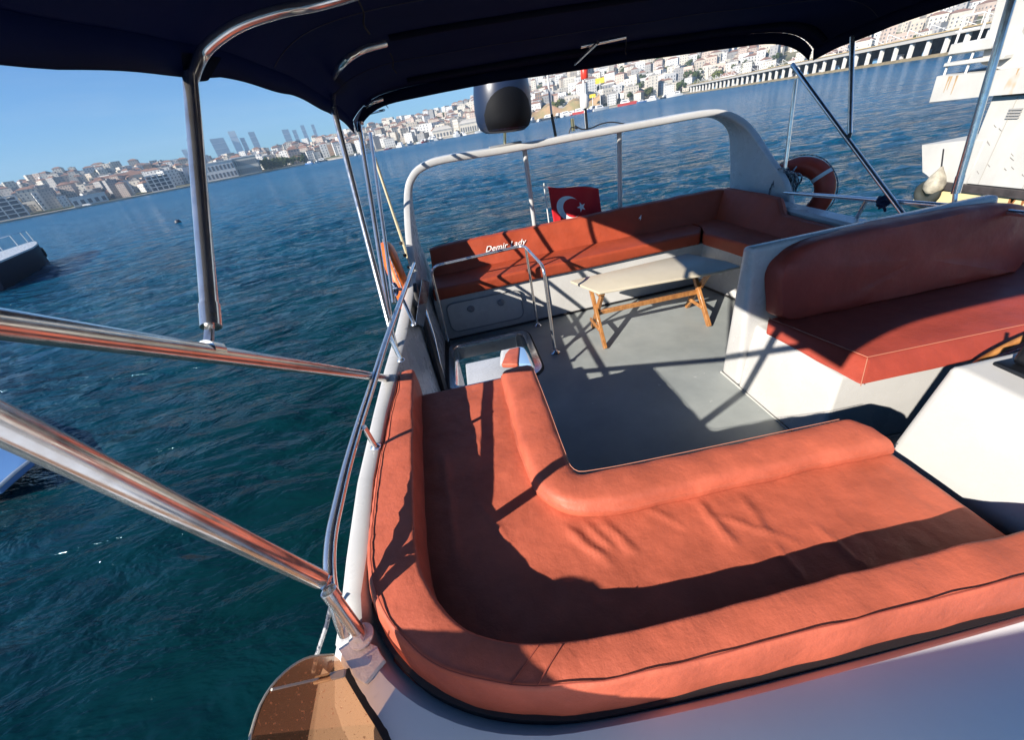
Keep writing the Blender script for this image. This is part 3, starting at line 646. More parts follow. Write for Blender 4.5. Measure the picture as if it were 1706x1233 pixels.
# ================================================================== hatch, handrail
def hatch():
    t = thing('stair_hatch', 'open deck hatch with polished steel frame, lower deck and water showing through', 'hatch', (0, 2.6, 0))
    pts = [(-0.375, 1.95), (-0.375, 3.33), (-0.33, 3.375), (0.27, 3.375), (0.36, 3.29), (0.36, 2.0), (0.33, 1.95)]
    cl = catmull([(x, y, 0) for x, y in pts], 1); path = roundpath([(0.0, 2.61, 0), (-0.375, 2.61, 0), (-0.375, 3.39, 0), (0.36, 3.39, 0), (0.36, 2.61, 0), (0.0, 2.61, 0)], 0.12, 8)
    rings = []
    for k, p in enumerate(path):
        tt = (path[min(k + 1, len(path) - 1)] - path[max(k - 1, 0)]).normalized(); n = Vector((tt.y, -tt.x, 0))
        rings.append([p - n * 0.035 + Vector((0, 0, 0.002)), p - n * 0.032 + Vector((0, 0, 0.018)), p + n * 0.025 + Vector((0, 0, 0.018)), p + n * 0.032 + Vector((0, 0, 0.0)), p + n * 0.03 + Vector((0, 0, -0.14)), p + n * 0.02 + Vector((0, 0, -0.14)), p + n * 0.015 + Vector((0, 0, 0.0))])
    bm = BM(); loft(bm, rings); part(t, 'steel_frame', bm, CHROME)
    rings = []
    for k, p in enumerate(path):
        tt = (path[min(k + 1, len(path) - 1)] - path[max(k - 1, 0)]).normalized(); n = Vector((tt.y, -tt.x, 0))
        rings.append([p - n * 0.05 + Vector((0, 0, 0.001)), p - n * 0.045 + Vector((0, 0, 0.012)), p - n * 0.034 + Vector((0, 0, 0.012)), p - n * 0.034 + Vector((0, 0, 0.001))])
    bm = BM(); loft(bm, rings); part(t, 'gasket', bm, RUBBER)
    # black gutter with steel strut along the side wall
    bm = BM(); hexa(bm, [(-0.50, 1.95, 0.003), (-0.385, 1.95, 0.003), (-0.385, 3.50, 0.003), (-0.50, 3.50, 0.003), (-0.485, 1.95, 0.03), (-0.40, 1.95, 0.03), (-0.40, 3.5, 0.03), (-0.485, 3.5, 0.03)], 0.004, 1)
    part(t, 'side_gutter', bm, RUBBER)
    bm = BM(); slab(bm, [(-0.436, 2.42, 0.02), (-0.470, 2.78, 0.82), (-0.470, 2.90, 0.85), (-0.436, 2.62, 0.02)], 0.03, 0.004, 1, down=(1, 0, 0)); part(t, 'lid_edge', bm, RUBBER)
    bm = BM(); tube(bm, [(-0.43, 2.677, 0.119), (-0.44, 2.914, 0.378), (-0.455, 3, 0.658)], 0.016, 12); part(t, 'gas_strut', bm, CHROME)
    bm = BM(); hexa(bm, [(-0.46, 2.435, 0.718), (-0.46, 2.717, 0.56), (-0.46, 3.912, 0.51), (-0.46, 3.371, 0.723), (-0.43, 2.276, 0.785), (-0.43, 2.54, 0.638), (-0.43, 3.657, 0.591), (-0.43, 3.151, 0.79)], 0.004, 1); part(t, 'hinge_plate', bm, CHROME)
hatch()
def handrail():
    t = thing('stair_handrail', 'bent polished steel handrail standing round the open hatch', 'handrail', (0.1, 3.1, 0))
    bm = BM(); tube(bm, roundpath([(-0.43, 2.80, 0.02), (-0.395, 3.45, 0.04), (-0.375, 3.50, 0.775), (0.49, 3.50, 0.80), (0.535, 2.90, 0.775), (0.547, 2.868, 0.0)][1:], 0.085, 8), 0.0135, 14); part(t, 'rail_tube', bm, CHROME)
    bm = BM(); tube(bm, [(0.50, 3.47, 0.79), (0.512, 3.455, 0.0)], 0.0125, 14); part(t, 'post', bm, CHROME)
    for p in ((0.547, 2.868), (0.512, 3.455)):
        bm = BM(); lathe(bm, [(0.0, 0.0), (0.043, 0.0), (0.043, 0.006), (0.03, 0.014), (0.019, 0.03), (0.0, 0.03)], (p[0], p[1], 0.001), (0, 0, 1), 24); part(t, 'foot_flange', bm, CHROME)
handrail()

# ================================================================== side rails
def rail_left():
    t = thing('side_rail', 'polished steel rail curving above the left gunwale', 'rail', (-0.55, 2, 0.7))
    pts = [(-0.484, 3.345, 0.87), (-0.519, 2.524, 0.87), (-0.545, 1.979, 0.865), (-0.556, 1.552, 0.86), (-0.569, 1.272, 0.85), (-0.576, 1.061, 0.84), (-0.576, 0.903, 0.83), (-0.574, 0.784, 0.82), (-0.568, 0.701, 0.8), (-0.561, 0.642, 0.765), (-0.556, 0.601, 0.7), (-0.562, 0.59, 0.64)]
    bm = BM(); tube(bm, catmull(pts, 8), 0.0172, 16); part(t, 'rail_tube', bm, CHROME)
    for a, b, r in (((-0.547, 1.231, 0.85), (-0.56, 1.28, 0.7), 0.011), ((-0.533, 2.006, 0.86), (-0.512, 1.965, 0.72), 0.0135), ((-0.507, 2.543, 0.86), (-0.458, 2.386, 0.74), 0.011)):
        bm = BM(); tube(bm, [a, b], r, 12); part(t, 'stanchion', bm, CHROME)
        bm = BM(); lathe(bm, [(0, 0), (0.024, 0), (0.022, 0.005), (0.014, 0.012), (0, 0.012)], b, (0, 0, 1), 16); part(t, 'foot_flange', bm, CHROME)
rail_left()
def rail_right():
    t = thing('side_rail', 'polished steel rail on the far right gunwale beside the arch leg', 'rail', (3.0, 2.8, 0.7))
    bm = BM(); tube(bm, [(3.02, 3.62, 0.78), (3.0, 3.50, 0.80), (3.0, 2.13, 0.885), (3.02, 1.0, 0.92), (3.02, 0.2, 0.9)], 0.0165, 14); part(t, 'rail_tube', bm, CHROME)
    bm = BM(); tube(bm, [(3.0, 2.70, 0.86), (3.0, 2.74, 0.70)], 0.014, 12); part(t, 'stanchion', bm, CHROME)
    bm = BM(); tube(bm, [(3.0, 1.5, 0.9), (3.0, 1.5, 0.66)], 0.014, 12); part(t, 'stanchion', bm, CHROME)
rail_right()

# ================================================================== bimini frame and canopy
XL, XR = -0.66, 3.08
def zedge(y): # height of canopy side edge along y
    P = [(-0.6, 1.96), (0.3, 1.98), (1.0, 2.00), (1.7, 2.06), (2.4, 2.06), (3.0, 2.02), (3.4, 1.965), (3.62, 1.91)]
    for i in range(len(P) - 1):
        if y <= P[i + 1][0]:
            t = max(0, (y - P[i][0]) / (P[i + 1][0] - P[i][0])); return P[i][1] * (1 - t) + P[i + 1][1] * t
    return P[-1][1]
def camber(x): 
    u = (x - XL) / (XR - XL); u = min(max(u, 0), 1)
    return (1 - abs(2 * u - 1) ** 12)
def ctop(x, y): return zedge(y) + 0.03 + (0.175 if y < 3 else 0.175 - 0.035 * (y - 3)) * camber(x) - 0.085 * max(0, (x - XL) / (XR - XL)) ** 2
def frame():
    t = thing('bimini_frame', 'weathered steel pole frame carrying the navy canopy', 'frame', (-0.58, 1.5, 0.7))
    def pole(name, pts, r, m=CHROME_OLD, seg=20): 
        bm = BM(); tube(bm, pts, r, seg); return part(t, name, bm, m)
    J = V((-0.565, 0.639, 0.83)); F = V((-0.522, 0.581, 0.63)); J2 = V((-0.545, 0.615, 0.81))
    top = V((-0.6, 0.451, 1.543)); d = (top - J).normalized()
    pole('main_pole', [J, top, J + d * 1.24], 0.0225, seg=24)
    # hinge between pole and short foot tube
    p = pole('hinge_fork', [J + d * 0.02, J - d * 0.035], 0.012); 
    bm = BM(); lathe(bm, [(0, -0.018), (0.013, -0.018), (0.013, 0.018), (0, 0.018)], J - d * 0.022, (0.5, 0.8, 0.3), 16); part(t, 'hinge_bolt', bm, CHROME)
    pole('foot_tube', [J2, F], 0.0175); 
    bm = BM(); tube(bm, [J2 + (J2 - F).normalized() * -0.03, J2], 0.0205, 20); part(t, 'collar', bm, CHROME)
    bm = BM(); lathe(bm, [(0, 0), (0.034, 0), (0.034, 0.006), (0.022, 0.010), (0, 0.010)], F - Vector((0, 0, 0.012)), (0, 0, 1), 20)
    box(bm, (F.x - 0.012, F.y - 0.02, F.z - 0.015), (F.x + 0.012, F.y + 0.02, F.z + 0.02), 0.004, 2); part(t, 'base_bracket', bm, WHITE_WORN)
    # diagonal tube
    A = V((-0.575, 1.975, 0.591)); B = V((-0.58, 0.518, 1.641)); dd = (B - A).normalized()
    pole('diagonal_pole', [A, B, A + dd * 2.28], 0.0205, seg=24)
    # upright from diagonal to first bow
    C0 = V((-0.582, 0.847, 1.481)); C1 = V((-0.65, 1.424, 1.971)); CC = V((-0.58, 0.799, 1.446)); e = (C1 - C0).normalized()
    ptsb = roundpath([C0 + e * 0.0, C1, V((-0.66, 1.572, 2.046)), ] , 0.03)
    pole('upright', [C0, C1, C1 + e * 0.03], 0.0175, seg=24)
    bm = BM(); tube(bm, [C0 + e * 0.0, C0 + e * 0.055], 0.0200, 24); part(t, 'sleeve', bm, CHROME_OLD)
    bm = BM(); cyl(bm, C0 + e * 0.035 + Vector((0.012, -0.014, 0)), C0 + e * 0.035 + Vector((0.016, -0.020, 0)), 0.0045, 10); part(t, 'bolt', bm, RUBBER)
    s = (C0 - CC); bm = BM()
    hexa(bm, [CC + Vector((-0.010, -0.004, 0.010)), CC + Vector((0.010, -0.004, 0.010)), CC + Vector((0.010, 0.012, 0.010)), CC + Vector((-0.010, 0.012, 0.010)), C0 + Vector((-0.009, -0.008, 0.006)), C0 + Vector((0.009, -0.008, 0.006)), C0 + Vector((0.009, 0.008, 0.006)), C0 + Vector((-0.009, 0.008, 0.006))], 0.002, 1); part(t, 'fork', bm, CHROME_OLD)
    bm = BM(); tube(bm, [CC - dd * 0.02, CC + dd * 0.014], 0.0222, 24); part(t, 'clamp', bm, CHROME_OLD)
    # bows (exposed corner lengths run on inside fabric sleeves)
    def bow(pts, n='bow', r=0.0145): return pole(n, pts, r)
    bow(catmull([C1 + e * 0.01, V((-0.645, 1.526, 2.035)), V((-0.6, 1.547, 2.07)), V((-0.51, 1.572, 2.105)), V((-0.394, 1.621, 2.13)), V((-0.24, 1.685, 2.15)), V((0.3, 1.64, 2.19)), V((0.9, 1.66, 2.20))], 6), r=0.0165)
    B0 = V((-0.56, 2.108, 0.682)); B1 = V((-0.62, 2.925, 1.976))
    pole('pole', [B0, B1], 0.0175)
    bow(catmull([B1, V((-0.615, 3.135, 2.133)), V((-0.402, 2.357, 2.09)), V((-0.299, 2.368, 2.13)), V((-0.179, 2.421, 2.15))], 6), r=0.0155)
    C0_ = V((-0.585, 2.303, 0.787)); C1_ = V((-0.62, 3.625, 1.919)); pole('pole', [C0_, C1_], 0.017)
    D0 = V((-0.6, 2.652, 0.814)); D1 = V((-0.63, 4.081, 1.854)); pole('pole', [D0, D1], 0.014)
    bow(catmull([V((-0.6, 3.636, 1.916)), V((-0.6, 3.865, 2.003)), V((-0.474, 3.45, 2.013)), V((-0.379, 3.45, 2.027))], 5), r=0.014)
    pole('strap_rod', [V((-0.6, 4.036, 1.989)), V((-0.394, 3.5, 1.964))], 0.008)
    # middle fitting
    pole('bow', [V((1.036, 3.28, 2.1)), V((1.324, 3.207, 2.1))], 0.012); pole('strut', [V((1.086, 3.085, 2.085)), V((1.069, 3.55, 2.034))], 0.010)
    # far side
    G0 = V((2.98, 3.702, 1.781)); G1 = V((2.96, 2.363, 0.793)); pole('diagonal_pole', [G0, G1], 0.016)
    f0 = V((3, 3.194, 1.877)); f1 = V((2.975, 2.974, 1.281)); pole('upright', [f0, f1], 0.0155); bm = BM(); cyl(bm, f1, V((2.97, 2.965, 1.227)), 0.012); part(t, 'hinge', bm, BLACK)
    h0 = V((3.05, 3.714, 1.67)); h1 = V((3.05, 3.631, 0.988)); pole('pole', [h0, h1], 0.0155)
    i0 = V((3, 2.277, 1.891)); i1 = V((3, 2.153, 0.957)); pole('pole', [i0, i1], 0.019); pole('foot_tube', [i1, V((3, 2.132, 0.89))], 0.012)
    bm = BM(); tube(bm, [i1, i1 + (i0 - i1).normalized() * 0.10], 0.0215, 16); part(t, 'sleeve', bm, CHROME)
    return t
frame()

def canopy():
    t = thing('canopy', 'navy blue fabric canopy stretched overhead on bows', 'canopy', (1.2, 1.8, 2.1))
    ys = [-0.10 + (3.62 + 0.10) * k / 60 for k in range(61)]; xs = [XL + (XR - XL) * (0.5 - 0.5 * math.cos(math.pi * k / 60)) for k in range(61)]
    bows = [-0.1, 1.66, 2.75, 3.50]
    def sag(x, y):
        z = ctop(x, y)
        for a, b in zip(bows[:-1], bows[1:]):
            if a < y < b: z -= 0.035 * math.sin(math.pi * (y - a) / (b - a)) * camber(x)
        return z + 0.006 * mnoise.noise(Vector((x * 2.5, y * 2.5, 0)))
    bm = BM(); g = [[bm.verts.new((x, y + (0.0 if y < 3.6 else 0.02 * camber(x)), sag(x, y))) for x in xs] for y in ys]
    for j in range(60):
        for i in range(60): bm.faces.new([g[j][i], g[j][i + 1], g[j + 1][i + 1], g[j + 1][i]])
    o = part(t, 'canopy_top', bm, CANVAS)
    m = o.modifiers.new('thick', 'SOLIDIFY'); m.thickness = 0.006; m.offset = 1
    # side valances and aft valance
    def val(pts, drop, name='valance'):
        bm = BM(); rows = []
        n = len(pts)
        for f in (0, 0.5, 1.0):
            rows.append([Vector(p) + Vector((0, 0, -drop(k) * f)) + Vector(off) * f for k, (p, off) in enumerate(pts)])
        R = [[bm.verts.new(p) for p in r] for r in rows]
        for a in range(2):
            for k in range(n - 1): bm.faces.new([R[a][k], R[a][k + 1], R[a + 1][k + 1], R[a + 1][k]])
        o = part(t, name, bm, CANVAS); mm = o.modifiers.new('thick', 'SOLIDIFY'); mm.thickness = 0.004
        bm = BM(); tube(bm, rows[2], 0.004, 6); at_any(o, obj('hem', bm, CANVAS)); o2 = None
    val([((XL, y, sag(XL, y)), (-0.015, 0, 0)) for y in ys], lambda k: 0.07 + 0.003 * math.sin(k * 0.55))
    val([((XR, y, sag(XR, y)), (0.015, 0, 0)) for y in ys], lambda k: 0.075 + 0.003 * math.sin(k * 0.5))
    val([((x, 3.64, sag(x, 3.62)), (0, 0.01, 0)) for x in xs], lambda k: 0.07 + 0.004 * math.sin(k * 0.5))
    # bow sleeves / seams
    for yy, n in ((1.66, 'bow_sleeve'), (2.75, 'bow_sleeve'), (3.50, 'bow_sleeve')):
        bm = BM(); tube(bm, [(x, yy, sag(x, yy) - 0.012) for x in xs[14:-3]], 0.018, 10); part(t, n, bm, CANVAS)
        bm = BM(); tube(bm, [(x, yy + 0.028, sag(x, yy + 0.028) - 0.004) for x in xs[14:-3]], 0.0022, 5); part(t, 'seam', bm, CANVAS_SEAM)
    for yy in (2.2, 3.1):
        bm = BM(); tube(bm, [(x, yy, sag(x, yy) - 0.003) for x in xs[2:-2]], 0.002, 5); part(t, 'seam', bm, CANVAS_SEAM)
    # corner pockets where the bows enter
    for pts in (((-0.66, 1.453, 1.98), (-0.65, 1.549, 1.991), (-0.64, 1.694, 2.064), (-0.66, 1.476, 2.05)),):
        bm = BM(); slab(bm, [V(p) for p in pts], 0.03, 0.01, 2, down=(-0.5, 0, 0)); part(t, 'pocket', bm, CANVAS)
    # dangling ties
    for a in ((-0.184, 1.776, 2.16), (-0.19, 2.682, 2.15), (-0.438, 4.179, 2.1), (1.373, 3.325, 2.1)):
        bm = BM(); a = V(a); tube(bm, catmull([a, a + Vector((0.005, 0.01, -0.03)), a + Vector((-0.004, 0.0, -0.06)), a + Vector((0.006, 0.01, -0.085))], 5), 0.0035, 6); part(t, 'tie', bm, RUBBER)
canopy()

# ================================================================== lifebuoys and ropes
def lifebuoy(name, label, c, ax, up, m, R=0.29, r=0.075, bands=(0, 1, 2, 3)):
    t = thing(name, label, 'lifebuoy', c)
    ax = V(ax).normalized(); u = (V(up) - ax * V(up).dot(ax)).normalized(); v = ax.cross(u); bm = BM(); rings = []
    for k in range(49):
        a = 6.283185 * k / 48; e = u * math.cos(a) + v * math.sin(a); p = V(c) + e * R
        dn = 1 + 0.03 * mnoise.noise(e * 4)
        rings.append([p + (e * math.cos(q) * r + ax * math.sin(q) * r * 0.8) * dn for q in [6.283185 * s / 16 for s in range(16)]])
    loft(bm, rings, cap=False); bmesh.ops.remove_doubles(bm, verts=bm.verts, dist=1e-4); part(t, 'ring', bm, m)
    for k in bands:
        a = 0.7 + k * 1.5708; e = u * math.cos(a) + v * math.sin(a); p = V(c) + e * R; tt = ax.cross(e)
        bm = BM(); rg = [[p + tt * s + (e * math.cos(q) * (r + 0.004) + ax * math.sin(q) * (r * 0.8 + 0.004)) for q in [6.283185 * z / 16 for z in range(16)]] for s in (-0.017, 0.017)]
        loft(bm, rg, cap=False); part(t, 'reflective_band', bm, PALE)
    bm = BM(); pts = []
    for k in range(33):
        a = 6.283185 * k / 32 + 0.7; e = u * math.cos(a) + v * math.sin(a); s = abs(math.sin(2 * (a - 0.7)))
        pts.append(V(c) + e * (R + r + 0.005 + 0.010 * s))
    tube(bm, pts, 0.005, 6); part(t, 'grab_line', bm, ROPE)
    return t
lifebuoy('lifebuoy', 'orange lifebuoy hanging edge-on outside the left rail', V((-0.67, 3.442, 0.669)), (1, 0.22, 0.05), (0, 0.1, 1), BUOY, 0.32, 0.085, ())
lifebuoy('lifebuoy', 'red lifebuoy beside the arch leg with grey rope tied to it', V((3.293, 3.72, 0.715)), (-0.86, -0.5, 0.08), (0, 0, 1), BUOY_RED, 0.24, 0.085, (3,))
def coil(name, label, c, R, m, n=14, tubes=0.008, seed=1, flat=0.5):
    rnd = random.Random(seed); bm = BM()
    for k in range(n):
        ax = Vector((rnd.uniform(-1, 1), rnd.uniform(-1, 1), rnd.uniform(-.6, .6))).normalized(); u = ax.cross(Vector((0, 0, 1))).normalized(); v = ax.cross(u)
        cc = V(c) + Vector((rnd.uniform(-1, 1), rnd.uniform(-1, 1), rnd.uniform(-1, 1))) * R * 0.35; rr = R * rnd.uniform(0.6, 1.0)
        tube(bm, [cc + (u * math.cos(a) * flat + v * math.sin(a)) * rr for a in [6.283185 * q / 16 for q in range(17)]], tubes, 6)
    o = obj(name, bm, m); tag(o, label, 'rope'); return o
coil('coiled_rope', 'grey flecked rope bundled between arch leg and red lifebuoy', (3.111, 3.68, 0.844), 0.13, ROPE, 20, 0.007, 4, 0.75)
coil('rope_lashing', 'blue rope lashing round the left rail and poles by the orange lifebuoy', (-0.58, 2.789, 0.869), 0.045, ROPE_BLUE, 9, 0.006, 9, 0.6)
coil('rope_lashing', 'dark blue lashing on the far side rail where the diagonal pole crosses', (2.98, 2.561, 0.847), 0.045, mat('navy_rope', (0.02, 0.03, 0.08), 0.8), 9, 0.008, 5, 0.8)
o = obj('antenna_pole', tube(BM(), [(-0.6, 3.873, 0.739), (-0.64, 3.978, 1.674)], 0.012, 10), mat('yellowed_fibreglass', (0.62, 0.52, 0.32), 0.5)); tag(o, 'yellowed thin pole tied with black bands beside the orange lifebuoy', 'pole')
for k, (a, b) in enumerate(((664, 402), (670, 425), (677, 450))):
    bm = BM(); p = V((-0.61, 3.788, 0.966)).lerp(V((-0.6, 3.749, 0.746)), k / 2.0); tube(bm, [p + Vector((0, 0, 0.012)), p - Vector((0, 0, 0.012))], 0.016, 10); part(o, 'black_band', bm, RUBBER)
o = obj('hanging_line', tube(BM(), [(-0.6, 0.667, 0.684), (-0.63, 0.635, 0.626), (-0.68, 0.594, 0.552), (-0.72, 0.586, 0.478)], 0.006, 8), ROPE); tag(o, 'thin pale line hanging below the rail end toward the water', 'rope')

# ================================================================== tinted windscreen
def windscreen():
    t = thing('windscreen', 'brown tinted acrylic windscreen, dusty, at the lower left corner', 'windscreen', (-0.5, 0.4, 0.6))
    base = [(-0.59, 0.551, 0.585), (-0.549, 0.496, 0.58), (-0.494, 0.428, 0.58), (-0.435, 0.356, 0.58), (-0.36, 0.24, 0.57), (-0.36, 0.06, 0.54), (-0.38, -0.10, 0.5), (-0.4, -0.24, 0.48)]
    # outward/upward leaning upper edge
    top = [(-0.603, 0.56, 0.6), (-0.62, 0.519, 0.7), (-0.643, 0.471, 0.75), (-0.652, 0.413, 0.78), (-0.639, 0.343, 0.8), (-0.601, 0.272, 0.84), (-0.74, 0.20, 0.97), (-0.80, 0.05, 1.12), (-0.78, -0.25, 1.20)]
    A = resample(catmull(base, 6), 60); B = resample(catmull(top, 6), 60)
    bm = BM(); rows = [[a.lerp(b, f) for a, b in zip(A, B)] for f in [k / 12 for k in range(13)]]
    loft(bm, rows, cap=False, closed=False); o = part(t, 'tinted_panel', bm, TINT)
    bm = BM(); loft(bm, [[(-0.62, 0.21, 0.56), (-0.83, 0.27, 0.97)], [(-0.58, 0.0, 0.5), (-0.83, 0.0, 1.16)], [(-0.5, -0.28, 0.45), (-0.78, -0.34, 1.22)], [(0.55, -0.30, 0.45), (0.55, -0.36, 1.20)]], cap=False, closed=False); part(t, 'added_shade_sheet', bm, SHADE_SHEET)  # unseen sheet added to block the sun and softly brighten the cowl
    bm = BM(); loft(bm, [[a + Vector((0.012 + 0.012 * abs(mnoise.noise(a * 60)), 0.008, 0.012)), a + Vector((-0.006, 0, 0.018)), a + Vector((-0.012, -0.004, -0.03)), a + Vector((0.03 + 0.02 * mnoise.noise(a * 50), 0.014, -0.02 + 0.008 * mnoise.noise(a * 80)))] for a in A[3:]]); part(t, 'black_seal', bm, RUBBER)
    bm = BM(); tube(bm, [p + Vector((0, 0, 0.001)) for p in B], 0.003, 6); part(t, 'panel_edge', bm, mat('clear_edge', (0.62, 0.55, 0.42), 0.3))
    bm = BM(); c = V((-0.569, 0.487, 0.64)); box(bm, (c.x - 0.05, c.y - 0.006, c.z - 0.002), (c.x + 0.03, c.y + 0.012, c.z + 0.006), 0.002, 1); tube(bm, [(-0.583, 0.492, 0.64), (-0.625, 0.423, 0.8)], 0.0028, 6); part(t, 'stay_wire', bm, mat('grimy_white', (0.55, 0.50, 0.42), 0.5))
windscreen()

# ================================================================== things on the arch
def dome():
    t = thing('radar_dome', 'glossy navy blue dome with dark arched recess on a thin stalk above the arch', 'radar dome', (0.56, 4.3, 1.58))
    ax = Vector((0.06, -0.05, 1)).normalized(); c = Vector((0.575, 4.32, 1.68))
    bm = BM(); prof = [(0.0, 0.0), (0.19, 0.0), (0.235, 0.03), (0.262, 0.09), (0.268, 0.18), (0.262, 0.30), (0.245, 0.40), (0.21, 0.48), (0.15, 0.53), (0.07, 0.55), (0.0, 0.552)]
    lathe(bm, prof, c, ax, 48); part(t, 'shell', bm, mat('navy_dome_paint', (0.014, 0.024, 0.055), 0.35))
    # dark arched window following the front of the shell
    bm = BM(); rings = []
    def rad(h):
        for (r0, h0), (r1, h1) in zip(prof[1:-1], prof[2:]):
            if h0 <= h <= h1: return r0 + (r1 - r0) * (h - h0) / (h1 - h0)
        return 0.2
    u = Vector((1, 0, -0.06)).normalized(); w = ax.cross(u)
    for i in range(13):
        a = math.radians(-54 + 108 * i / 12); hmax = 0.07 + 0.27 * math.sqrt(max(0, 1 - ((i - 6) / 6.3) ** 2)); col = []
        for j in range(9):
            h = 0.02 + (hmax - 0.02) * j / 8; rr = rad(h) + 0.006; col.append(c + ax * h + (u * math.sin(a + 0.12) - w * math.cos(a + 0.12)) * rr)
        rings.append(col)
    loft(bm, rings, cap=False, closed=False); part(t, 'dark_visor', bm, mat('matt_black', (0.006, 0.007, 0.01), 0.6, spec=0.2))
    bm = BM(); cyl(bm, c + ax * 0.01, Vector((0.555, 4.33, 1.55)), 0.014); part(t, 'stalk', bm, mat('brass', (0.6, 0.5, 0.28), 0.3, metal=1.0))
    bm = BM(); box(bm, (0.40, 4.28, 1.562), (0.72, 4.38, 1.578), 0.006, 2); part(t, 'foot_plate', bm, mat('grey_plate', (0.25, 0.26, 0.28), 0.5))
dome()
o = obj('whip_antenna', tube(BM(), [(1.037, 4.32, 2.107), (1.045, 4.32, 1.747)], 0.010, 10), PALE); tag(o, 'white whip antenna on the arch left of the red lamp mast', 'antenna')
part(o, 'antenna_base', tube(BM(), [(1.045, 4.32, 1.747), (1.068, 4.32, 1.559)], 0.014, 10), BLACK)
t = thing('light_mast', 'slim mast on the arch carrying a red lamp and a white lantern', 'mast', (1.375, 4.32, 1.587))
part(t, 'mast_tube', tube(BM(), [(1.381, 4.32, 1.576), (1.372, 4.32, 1.745), (1.371, 4.32, 2.133)], 0.009, 10), PALE)
part(t, 'red_lamp', lathe(BM(), [(0, 0), (0.03, 0), (0.034, 0.01), (0.034, 0.07), (0.028, 0.08), (0, 0.08)], (1.385, 4.32, 1.973), (0, 0, 1), 20), RED)
part(t, 'lantern', lathe(BM(), [(0, 0), (0.035, 0.0), (0.042, 0.02), (0.042, 0.09), (0.03, 0.11), (0, 0.11)], (1.372, 4.32, 1.745), (0, 0, 1), 20), PALE)
part(t, 'mast_foot', tube(BM(), [(1.387, 4.32, 1.565), (1.378, 4.32, 1.745)], 0.014, 10), BLACK)
t = thing('horn', 'small stub fitting with black cable tangle on top of the arch', 'horn', (1.252, 4.34, 1.576))
part(t, 'stub', cyl(BM(), (1.252, 4.34, 1.576), (1.248, 4.34, 1.682), 0.018), mat('brass', (0.6, 0.5, 0.28), 0.3))
part(t, 'cable', tube(BM(), catmull([(1.197, 4.3, 1.564), (1.225, 4.3, 1.61), (1.284, 4.3, 1.591), (1.262, 4.3, 1.619), (1.332, 4.3, 1.578), (1.433, 4.33, 1.573), (1.549, 4.36, 1.591), (1.66, 4.36, 1.588), (1.784, 4.36, 1.554)], 6), 0.006, 6), RUBBER)

def flag():
    t = thing('flag', 'red flag with white crescent and star flying from a short staff behind the aft sofa', 'flag', (0.98, 4.62, 0.5))
    bm = BM(); tube(bm, [(0.965, 4.62, 1.124), (0.989, 4.62, 0.347)], 0.008, 10); part(t, 'staff', bm, PALE)
    O = V((1.004, 4.6, 1.082)); U = V((1.595, 4.6, 0.985)) - O; W = V((1.036, 4.6, 0.641)) - O
    def pos(u, v, off=0.0):
        p = O + U * u + W * v
        y = 0.035 * math.sin(u * 8.0 + v * 2.0) * (0.3 + u) ; z = -0.012 * math.sin(u * 7) - 0.02 * u * u
        return p + Vector((0, y - off, z))
    def sheet(name, f, m, off, thick):
        return
    bm = BM(); n, mm = 30, 16; g = [[bm.verts.new(pos(i / n, j / mm)) for i in range(n + 1)] for j in range(mm + 1)]
    for j in range(mm):
        for i in range(n): bm.faces.new([g[j][i], g[j][i + 1], g[j + 1][i + 1], g[j + 1][i]])
    o = part(t, 'cloth', bm, FLAG)
    m = o.modifiers.new('thick', 'SOLIDIFY'); m.thickness = 0.002
    # crescent : strips between outer and inner circle  (u,v aspect ~ 1.5:1)
    bm = BM(); asp = U.length / W.length; cx, cy, R = 0.33, 0.50, 0.30; ix, r2 = 0.33 + 0.075 / 1.0, 0.235
    def e(px, py): return pos(px, py, 0.004)
    outer = []; inner = []
    for k in range(41):
        a = math.radians(40 + 280 * k / 40); outer.append((cx + R * math.cos(a) / asp, cy + R * math.sin(a)))
        # inner circle point with same param, tapered to meet at the tips
        b = math.radians(52 + 256 * k / 40); inner.append((ix + r2 * math.cos(b) / asp, cy + r2 * math.sin(b)))
    vo = [bm.verts.new(e(*p)) for p in outer]; vi = [bm.verts.new(e(*p)) for p in inner]
    for k in range(40): bm.faces.new([vo[k], vo[k + 1], vi[k + 1], vi[k]])
    part(t, 'crescent', bm, FLAGW)
    bm = BM(); sx, sy, sr = 0.585, 0.50, 0.135; vs = []
    for k in range(10):
        a = math.radians(180 + 36 * k); rr = sr if k % 2 == 0 else sr * 0.40; vs.append(bm.verts.new(e(sx + rr * math.cos(a) / asp, sy + rr * math.sin(a))))
    c = bm.verts.new(e(sx, sy))
    for k in range(10): bm.faces.new([vs[k], vs[(k + 1) % 10], c])
    part(t, 'star', bm, FLAGW)
flag()

